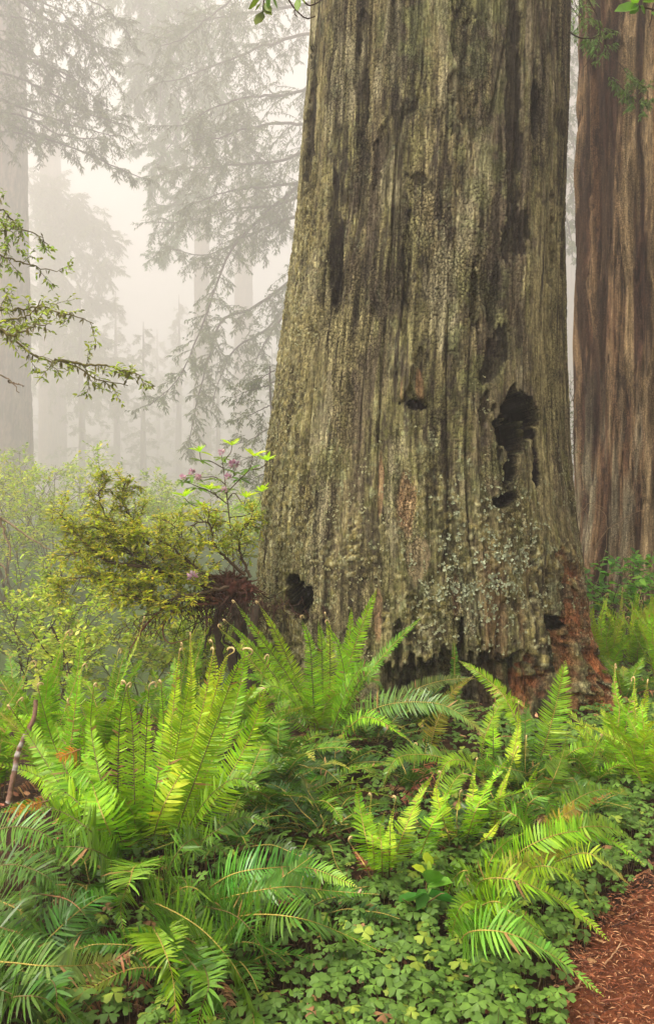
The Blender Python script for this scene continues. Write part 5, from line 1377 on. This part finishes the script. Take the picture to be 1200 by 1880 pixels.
conifer_px('dark hazy tree whose boughs cross the top left corner', -150, 22, .4, 26, [
    (1.8, [(-150, -80), (-40, -40), (60, -10), (130, 40), (185, 95)]), (1.8, [(-150, -20), (-40, 10), (50, 40), (110, 80), (150, 120)]),
    (1.6, [(-150, 60), (-40, 80), (40, 100), (100, 130), (140, 160)]), (1.7, [(-150, 110), (-40, 120), (60, 150), (140, 190), (215, 215)]),
    (.7, [(-150, 180), (-20, 215), (60, 245), (150, 280), (260, 330)]), (1.3, [(-150, 190), (-40, 200), (50, 220), (120, 260), (200, 270)]),
    (1.4, [(-100, -120), (20, -60), (110, -30), (190, 10), (235, 60)]), (1.2, [(-150, 210), (-60, 235), (20, 240), (80, 262)]),
    (1.6, [(-120, -100), (0, -30), (80, 20), (160, 60), (225, 140)]), (1.5, [(-150, 20), (-20, 60), (60, 110), (130, 150), (200, 200)]), (1.3, [(-150, 150), (-30, 170), (60, 200), (150, 235), (210, 250)]),
], 62, dens=1.0, sl=.12, k=2.0)
conifer_px('pale green tree in fog with its crown across the top between the two hazy ones', 300, 40, .5, 44, [
    (3.0, [(300, -150), (260, -80), (230, -20), (215, 30)]), (3.0, [(310, -120), (300, -40), (260, 30), (240, 90)]), (3.0, [(310, -100), (360, -20), (400, 60), (420, 120)]),
    (2.8, [(300, -60), (310, 20), (290, 90), (260, 150)]), (2.8, [(300, -40), (340, 40), (370, 110), (390, 180)]), (2.5, [(300, 0), (280, 90), (250, 160), (240, 210)]),
    (2.4, [(300, 30), (320, 130), (350, 200), (370, 250)]), (2.2, [(310, 60), (300, 160), (290, 220), (270, 270)]), (2.2, [(330, 150), (330, 240), (300, 300), (280, 350)]),
    (2.2, [(350, 200), (360, 300), (330, 360), (300, 390)]), (2.2, [(400, 150), (440, 240), (470, 290), (490, 350)]), (2.0, [(380, 300), (350, 380), (320, 430), (290, 470)]),
], 63, dens=.9, sl=.2, k=1.8, cols=[(.10, .17, .05), (.08, .14, .04)], trunk=False)
conifer_px('ghostly tree with downswept boughs in the deep fog by the grey trunks', 20, 62, .6, 60, [
    (3.6, [(20, 330), (90, 370), (160, 410), (215, 450)]), (3.6, [(20, 380), (90, 420), (150, 470), (210, 500)]), (3.4, [(20, 430), (90, 480), (140, 530), (190, 560)]),
    (3.2, [(20, 500), (80, 540), (130, 590), (190, 640)]), (3.2, [(20, 560), (90, 600), (150, 640), (230, 660)]), (3.0, [(20, 300), (70, 330), (120, 360), (170, 390)]),
    (3.0, [(40, 640), (100, 690), (160, 720), (230, 740)]),
], 64, dens=.8, sl=.3, k=1.9)
conifer_px('young grey hemlock standing in fog close beside the huge trunk above the rhododendron', 505, 17, .05, 3.0, [
    (.55, [(505, 700), (480, 715), (450, 725), (425, 735)]), (.6, [(505, 740), (480, 752), (450, 765), (420, 775)]), (.6, [(505, 780), (480, 790), (450, 805), (425, 812)]),
    (.6, [(505, 820), (480, 835), (450, 845), (420, 850)]), (.5, [(505, 860), (485, 870), (460, 880), (440, 885)]), (.5, [(505, 680), (490, 690), (470, 700), (455, 700)]), (.5, [(505, 720), (515, 730), (530, 740), (540, 750)]),
], 65, dens=1.0, sl=.08, k=1.5, br=.015)
conifer_px('leafy conifer boughs hanging in the gap between the two redwoods', 1000, 26, .3, 30, [
    (1.2, [(1010, -60), (1040, 0), (1060, 60), (1062, 120)]), (1.1, [(1010, 40), (1035, 100), (1055, 160), (1062, 210)]), (1.0, [(1010, 140), (1035, 200), (1050, 260), (1056, 310)]),
    (1.0, [(1010, 240), (1035, 290), (1050, 350), (1052, 400)]), (.8, [(1010, 340), (1035, 390), (1048, 440), (1050, 480)]),
], 66, dens=1.0, sl=.13, k=1.8)
conifer_px('light green feathery redwood boughs hanging in front of the top of the red trunk', 1150, 10.0, .05, 8, [
    (.35, [(1040, -30), (1060, 10), (1090, 40), (1120, 60)]), (.35, [(1045, 10), (1065, 35), (1095, 70), (1110, 90)]), (.28, [(1130, 110), (1150, 130), (1175, 160), (1200, 180)]), (.25, [(1110, 130), (1135, 150), (1160, 175), (1180, 200)]),
], 67, dens=1.4, sl=.055, br=.006, k=1/1.7, cols=[(.17, .27, .06), (.12, .20, .05)], trunk=False)

# -- dim conifers dissolving in the deepest fog: one tree built, the others copied with their parts
rng = np.random.default_rng(640)
gt = thing('conifer', 'dim conifer dissolving into the deepest fog far behind', 'tree', (0, 0, 0), 'dim conifers in the deepest fog')
sb = MB(); sb.tube(np.array([(0, 0, -2), (0.3, 0, 20), (0, .2, 40), (0, 0, 62)], float), np.array([1.1, .9, .55, .1]), (.06, .045, .035), 10)
link('trunk', sb.mesh('trunk', [M_BARK2]), gt)
for k in range(26):
    z_ = 8+k*2.05; a_ = k*2.4+rng.normal()*.3; L_ = (11-.13*z_)*rng.uniform(.75, 1.15)
    d_ = np.array([math.cos(a_), math.sin(a_), 0]); t = np.linspace(0, 1, 16)[:, None]
    c_ = np.array([0, 0, z_])+d_*t*L_+np.array([0, 0, 1.0])*(1.0*t-3.4*t**2)+np.cumsum(rng.normal(size=(16, 3)), 0)*.05
    sb, lb = bough_mesh(c_, 2.6, rng, dens=.28, kk=4.5, r=.11, sl=.62)
    o = link('bough', sb.mesh('bough', [M_WOOD]), gt); link('needles', lb.mesh('needles', [M_NEEDLE], False), o, kind='stuff')
spots = [(150, 150), (215, 190), (265, 160), (330, 205), (400, 170), (470, 215), (55, 200), (-30, 150), (120, 240), (290, 250), (1030, 220), (500, 150)]
for q, (pxx, Yq) in enumerate(spots):
    x_ = (pxx-600)/FPX*Yq; root = gt
    if q:
        root = gt.copy(); COL.objects.link(root)
        for ch in list(gt.children):
            c2 = ch.copy(); COL.objects.link(c2); c2.parent = root
            for g2 in ch.children:
                d2 = g2.copy(); COL.objects.link(d2); d2.parent = c2
    root.location = (x_*1.25, Yq*1.25, float(gz(x_*1.25, Yq*1.25)))
    root.rotation_euler = (0, 0, q*1.37)
SC = [.62, .75, .55, .8, .5, .7, .9, .8, .85, .8, .9, .45]
for q, o in enumerate([o for o in COL.objects if o.name.split('.')[0] == 'conifer']): o.scale = (SC[q % 12]*1.3,)*2+(SC[q % 12]*1.2,)
# ------------------------------------------------------------------ redwood sorrel carpet
rng = np.random.default_rng(77)
def cover(x, y):
    e = path_edge(y)-x                                  # metres left of the path
    d = sstep(.02, .20, e+.10*(fbm(x*5, y*5, 150)-.5)*2)
    a = sstep(-.25, .10, x-.35*np.minimum(y-2.7, 1.0))+.30*sstep(3.9, 4.6, y)*sstep(-.9, -.3, x)+.38*sstep(-1.6, -1.1, x)*sstep(4.4, 3.8, y)   # fades out under the big ferns
    patch = sstep(.34, .5, fbm(x*1.7, y*1.7, 151, 3))
    near = sstep(4.4, 3.2, y)
    right = sstep(.9, 1.4, x)
    return d*a*np.clip(near*.95+right*.8+patch*.3, 0, 1)*sstep(8.6, 6.5, y)*np.where(y > 6.0, sstep(1.7, 2.0, x), 1)
K = 30000
x = rng.uniform(-1.3, 3.6, K); y = 1.9+6.5*rng.random(K)**1.25
ok = rng.random(K) < cover(x, y); x, y = x[ok], y[ok]
K = min(len(x), 12000); x, y = x[:K], y[:K]
h = rng.uniform(.035, .115, K)*np.where(y > 4.5, .9, 1)
z = gz(x, y)+h
ctr = np.stack([x, y, z], -1)
az = rng.random(K)*6.283; lean = rng.normal(size=(K, 2))*.27+np.array([0, -.10])
nrm = unit(np.concatenate([lean, np.ones((K, 1))], 1))
Rl = rng.uniform(.014, .034, K)
sb_ = MB()
bright = rng.random(K)
base_c = np.array([.060, .140, .020])[None]*(1-bright[:, None])+np.array([.125, .25, .035])[None]*bright[:, None]
base_c = np.where((rng.random(K) < .08)[:, None], np.array([.24, .34, .04]), base_c)
base_c = np.where((rng.random(K) < .015)[:, None], np.array([.30, .17, .07]), base_c)
base_c = base_c*(.62+.42*fbm(x*3, y*3, 152))[:, None]
for q in range(3):
    a = az+q*2.0944+rng.normal(size=K)*.08
    d0 = np.stack([np.cos(a), np.sin(a), np.zeros(K)], -1)
    d = unit(d0-np.sum(d0*nrm, -1, keepdims=True)*nrm); s = np.cross(nrm, d)
    fo = rng.uniform(.05, .5, K)[:, None]; drp = rng.uniform(0, .45, K)[:, None]
    r = Rl[:, None]
    d = unit(d-nrm*drp)
    n2 = np.cross(d, s)*-1; n2 = np.where(np.sum(n2*nrm, -1, keepdims=True) < 0, -n2, n2)
    dn = -n2*fo
    V = np.stack([ctr, ctr+d*r*.55, ctr+d*r*.92,
                  ctr+d*r*.45+(s+dn)*r*.44, ctr+d*r*.88+(s+dn)*r*.60, ctr+d*r*1.12+(s+dn)*r*.32,
                  ctr+d*r*.45-(s-dn)*r*.44, ctr+d*r*.88-(s-dn)*r*.60, ctr+d*r*1.12-(s-dn)*r*.32], 1)
    o = (np.arange(K)*9)[:, None]
    cc = np.repeat((base_c*rng.uniform(.85, 1.15, (K, 1)))[:, None], 9, 1)
    cc[:, :2] *= 1.15
    nb = sb_.n
    sb_.add(V.reshape(-1, 3), np.concatenate([o+np.array([[0, 1, 4, 3]]), o+np.array([[0, 6, 7, 1]]), o+np.array([[1, 2, 5, 4]]), o+np.array([[1, 7, 8, 2]])]), cc.reshape(-1, 3))
foot = np.stack([x+rng.normal(size=K)*.012, y+rng.normal(size=K)*.012, z-h-.01], -1)
nearK = y < 4.3
pp_ = np.stack([foot, (foot+ctr)/2+rng.normal(size=(K, 3))*.004, ctr], 1)[nearK]
tubes(sb_, pp_, .0009, (.20, .16, .06), 3)
so = link('redwood_sorrel', sb_.mesh('redwood_sorrel', [M_SORREL], False), kind='stuff', label='carpet of three leaved sorrel between the ferns and the path', cat='ground cover')
print('sorrel', K)

# ------------------------------------------------------------------ needles, bark crumbs and leaf litter
def litter(name, label, K, fx_, pal, seed, Lr=(.012, .05), wr=(.0012, .003), lift=.012, on=None):
    rng = np.random.default_rng(seed)
    x, y = fx_(rng, K); K = len(x)
    z = on(x, y)+rng.uniform(0, lift, K)
    a = rng.random(K)*6.283; e = rng.normal(size=K)*.18
    d = np.stack([np.cos(a)*np.cos(e), np.sin(a)*np.cos(e), np.sin(e)], -1)
    s = unit(np.cross(d, np.array([0, 0, 1.0]))+rng.normal(size=(K, 3))*.3)
    L = rng.uniform(*Lr, K)[:, None]*rng.uniform(.4, 1.3, (K, 1)); w = rng.uniform(*wr, K)[:, None]
    c = np.stack([x, y, z], -1); u = np.cross(s, d)
    bend = rng.normal(size=(K, 1))*.12*L
    V = np.stack([c-d*L*.5, c+s*w+u*w*.7+s*bend, c-s*w+u*w*.7+s*bend, c+u*w*2.0+s*bend, c+d*L*.5], 1)
    o = (np.arange(K)*5)[:, None]
    F = np.concatenate([o+np.array([[0, 1, 3]]), o+np.array([[0, 3, 2]]), o+np.array([[4, 3, 1]]), o+np.array([[4, 2, 3]])])
    pal = np.array(pal, float); cc = pal[rng.integers(len(pal), size=K)]*rng.uniform(.6, 1.4, (K, 1))
    mb = MB(); mb.add(V.reshape(-1, 3), F, np.repeat(cc, 5, 0))
    return link(name, mb.mesh(name, [M_LITTER], False), kind='stuff', label=label)
def on_path(rng, K):
    y = 2.0+4.2*rng.random(K)**1.6; x = path_edge(y)-.10+rng.random(K)**1.2*1.2
    return x, y
litter('path_litter', 'red brown needles, bark shreds and crumbs strewn over the path', 26000, on_path,
       [(.20, .065, .03), (.13, .04, .02), (.30, .12, .055), (.08, .03, .018), (.42, .22, .11), (.17, .055, .026)], 5, (.012, .045), (.0010, .0028), .018, lambda x, y: gz(x, y)+.016)
def under_ferns(rng, K):
    y = 1.9+5.6*rng.random(K)**1.2; x = rng.uniform(-2.6, 2.4, K); k = x < path_edge(y)+.05
    return x[k], y[k]
litter('forest_litter', 'brown and tan fallen needles and leaf scraps lying under the ferns', 20000, under_ferns,
       [(.09, .038, .02), (.055, .026, .015), (.15, .07, .035), (.24, .14, .07), (.04, .02, .012)], 6, (.015, .06), (.0015, .004), .03, gfull)
# curled dead leaves
rng = np.random.default_rng(9); K = 900
x, y = under_ferns(rng, K); K = len(x); mb = MB()
p = np.stack([x, y, gfull(x, y)+.015+rng.random(K)*.02], -1); a = rng.random(K)*6.283
leaves(mb, p, np.stack([np.cos(a), np.sin(a), rng.normal(size=K)*.3], -1), rng, .05, .5, [(.36, .17, .08), (.45, .27, .14), (.22, .10, .05), (.30, .12, .07)], .6, True, .2, -.1)
link('fallen_leaves', mb.mesh('fallen_leaves', [M_LITTER], False), kind='stuff', label='curled tan dead leaves scattered beneath the ferns')
# grit on the path
rng = np.random.default_rng(19); K = 130; mb = MB()
y = 2.2+2.4*rng.random(K); x = path_edge(y)+rng.random(K)**1.4*1.0-.08
p = np.stack([x, y, gz(x, y)+.03], -1); a = rng.random(K)*6.283
leaves(mb, p, np.stack([np.cos(a), np.sin(a), rng.normal(size=K)*.2], -1), rng, .035, .5, [(.30, .12, .05), (.38, .22, .10), (.16, .06, .03), (.10, .045, .025)], .7, True, .2, -.1)
link('path_leaves', mb.mesh('path_leaves', [M_LITTER], False), kind='stuff', label='few curled brown leaves dropped on the red path')
# twigs on the path
TW = [('pale straight twig lying on the path, longest of the path twigs', (1020, 1880), (1075, 1835), (.40, .24, .12), .005),
      ('dark twig half buried on the path near the picture edge', (1130, 1722), (1190, 1690), (.10, .045, .03), .004),
      ('thin tan twig on the path just right of the pale frond tip', (1118, 1790), (1150, 1745), (.42, .26, .14), .003),
      ('forked reddish twig at the lower corner of the path', (1110, 1870), (1185, 1850), (.22, .08, .045), .004),
      ('short curved brown twig where the sorrel meets the path', (1060, 1775), (1090, 1800), (.16, .07, .04), .0035),
      ('orange brown bark strip on the path close to the yellowing frond', (1160, 1640), (1195, 1618), (.40, .18, .08), .005)]
for q, (lab, a, b, c_, r_) in enumerate(TW):
    rng = np.random.default_rng(60+q)
    def on(pxx, pyy):
        Y_ = 1.6/((pyy-HZ)/FPX); X_p = (pxx-600)/FPX*Y_; return np.array([X_p, Y_, float(gz(X_p, Y_))+.026])
    A, Bq = on(*a), on(*b); t = np.linspace(0, 1, 9)[:, None]
    root = thing('twig', lab, 'twig', A, 'twigs lying on the path')
    sb = MB(); sb.tube(A*(1-t)+Bq*t+rng.normal(size=(9, 3))*.0035*np.array([1, 1, .4]), np.linspace(r_, r_*.5, 9), c_, 6)
    m_ = A*.45+Bq*.55; sb.tube(np.stack([m_, m_+np.array([.02, .012, .004]), m_+np.array([.045, .018, .006])]), r_*.4, c_, 5)
    under('stem', sb.mesh('twig', [M_WOOD]), root)

# ------------------------------------------------------------------ sticks
st = thing('lichened_stick', 'broken dead stick banded with white lichen leaning among the ferns near the left edge', 'stick', P(18, 1470, 4.0))
rng = np.random.default_rng(4)
pts = crom(ctrl([(16, 1475, 3.95), (26, 1420, 4.0), (38, 1370, 4.05), (62, 1320, 4.1), (66, 1285, 4.15)]), 60)
tt = np.linspace(0, 1, 60)
c = np.array([.16, .09, .06])[None]*np.ones((60, 1)); wh = sstep(.5, .6, vn(tt*22, tt*0, 170))[:, None]*sstep(.75, .5, tt)[:, None]
c = c*(1-wh)+np.array([.30, .27, .24])*wh
sb = MB(); sb.tube(pts+rng.normal(size=(60, 3))*.0015, np.linspace(.014, .010, 60)*(1+.12*(vn(tt*14, tt*0, 171)-.5)), c, 9)
under('stem', sb.mesh('stick', [M_WOOD]), st)
cb = thing('dead_branch', 'dark crooked dead branch hanging in the dell left of the tall bright fern', 'branch', P(115, 1282, 5.6))
sb = MB()
for s_, r_ in [([(113, 1282, 5.6), (130, 1292, 5.6), (150, 1292, 5.6), (170, 1284, 5.6), (203, 1284, 5.6)], .016), ([(150, 1292, 5.6), (160, 1305, 5.6), (168, 1318, 5.6)], .006), ([(125, 1290, 5.6), (132, 1280, 5.6), (131, 1272, 5.6)], .006),
               ([(95, 1150, 6.2), (120, 1205, 6.2), (130, 1250, 6.1)], .008), ([(60, 1160, 6.2), (95, 1205, 6.2), (150, 1215, 6.2)], .006)]:
    if s_[0][1] == 1150: under('stem', sb.mesh('branch', [M_WOOD]), cb); sb = MB()
    sb.tube(crom(ctrl(s_), 20), np.linspace(r_, r_*.6, 20), (.055, .035, .025), 7)
under('twig', sb.mesh('branch', [M_WOOD]), cb)

# ------------------------------------------------------------------ leafy seedling in the sorrel
sd_ = thing('leafy_seedling', 'small seedling with broad shiny leaves and a pale yellow new tip among the sorrel', 'seedling', P(775, 1735, 3.2))
sb = MB()
for s_ in [[(775, 1740, 3.2), (778, 1690, 3.2), (782, 1630, 3.2), (785, 1590, 3.2)], [(778, 1680, 3.2), (760, 1665, 3.15), (745, 1655, 3.1), (738, 1650, 3.1)], [(780, 1660, 3.2), (795, 1650, 3.15), (810, 1640, 3.1), (815, 1640, 3.1)]]:
    sb.tube(crom(ctrl(s_), 10), np.linspace(.003, .0015, 10), (.20, .12, .05), 5)
under('stem', sb.mesh('stem', [M_STEM]), sd_)
rng = np.random.default_rng(2)
for (a, b, c_, d_, w_, cl) in [(782, 1600, 747, 1584, .28, (.55, .62, .06)), (784, 1590, 785, 1556, .42, (.50, .60, .06)), (784, 1600, 790, 1575, .3, (.45, .6, .08)),
                               (780, 1640, 740, 1650, .62, (.06, .19, .03)), (780, 1632, 765, 1668, .55, (.08, .24, .04)), (784, 1622, 803, 1598, .6, (.12, .34, .03)), (784, 1626, 828, 1618, .55, (.15, .38, .03)),
                               (778, 1668, 752, 1700, .6, (.06, .17, .03)), (780, 1665, 800, 1700, .55, (.05, .15, .03)), (776, 1690, 738, 1722, .55, (.06, .17, .03)), (778, 1700, 745, 1745, .4, (.04, .12, .02)),
                               (776, 1716, 762, 1780, .42, (.045, .13, .02)), (776, 1712, 742, 1790, .3, (.04, .11, .02)), (784, 1645, 832, 1650, .5, (.07, .2, .03))]:
    A, Bq = P(a, b, 3.2), P(c_, d_, 3.12); mb = MB()
    leaves(mb, A[None], unit(Bq-A)[None], rng, np.linalg.norm(Bq-A)*1.2, w_*1.2, [cl], .55, True, .05, .05)
    under('leaf', mb.mesh('leaf', [M_OLDFERN]), sd_)
# ------------------------------------------------------------------ the air
hz = bpy.data.materials.new('haze'); hz.use_nodes = True
hn = hz.node_tree
for n_ in list(hn.nodes): hn.nodes.remove(n_)
ho = hn.nodes.new('ShaderNodeOutputMaterial')
pv = hn.nodes.new('ShaderNodeVolumePrincipled')
pv.inputs['Color'].default_value = (.97, .945, .92, 1)
pv.inputs['Density'].default_value = HAZE
pv.inputs['Anisotropy'].default_value = 0.4
hn.links.new(pv.outputs[0], ho.inputs['Volume'])
hz.cycles.homogeneous_volume = True
bx = np.array([(x, y, z) for z in (-14, 114) for y in (-40, 300) for x in (-260, 260)], float)
fx = np.array([(0, 2, 3, 1), (4, 5, 7, 6), (0, 1, 5, 4), (2, 6, 7, 3), (0, 4, 6, 2), (1, 3, 7, 5)])
link('haze', mesh_np('haze', bx, [fx], None, [hz], smooth=False), kind='stuff', label='pale warm morning fog thickening between the far trees')
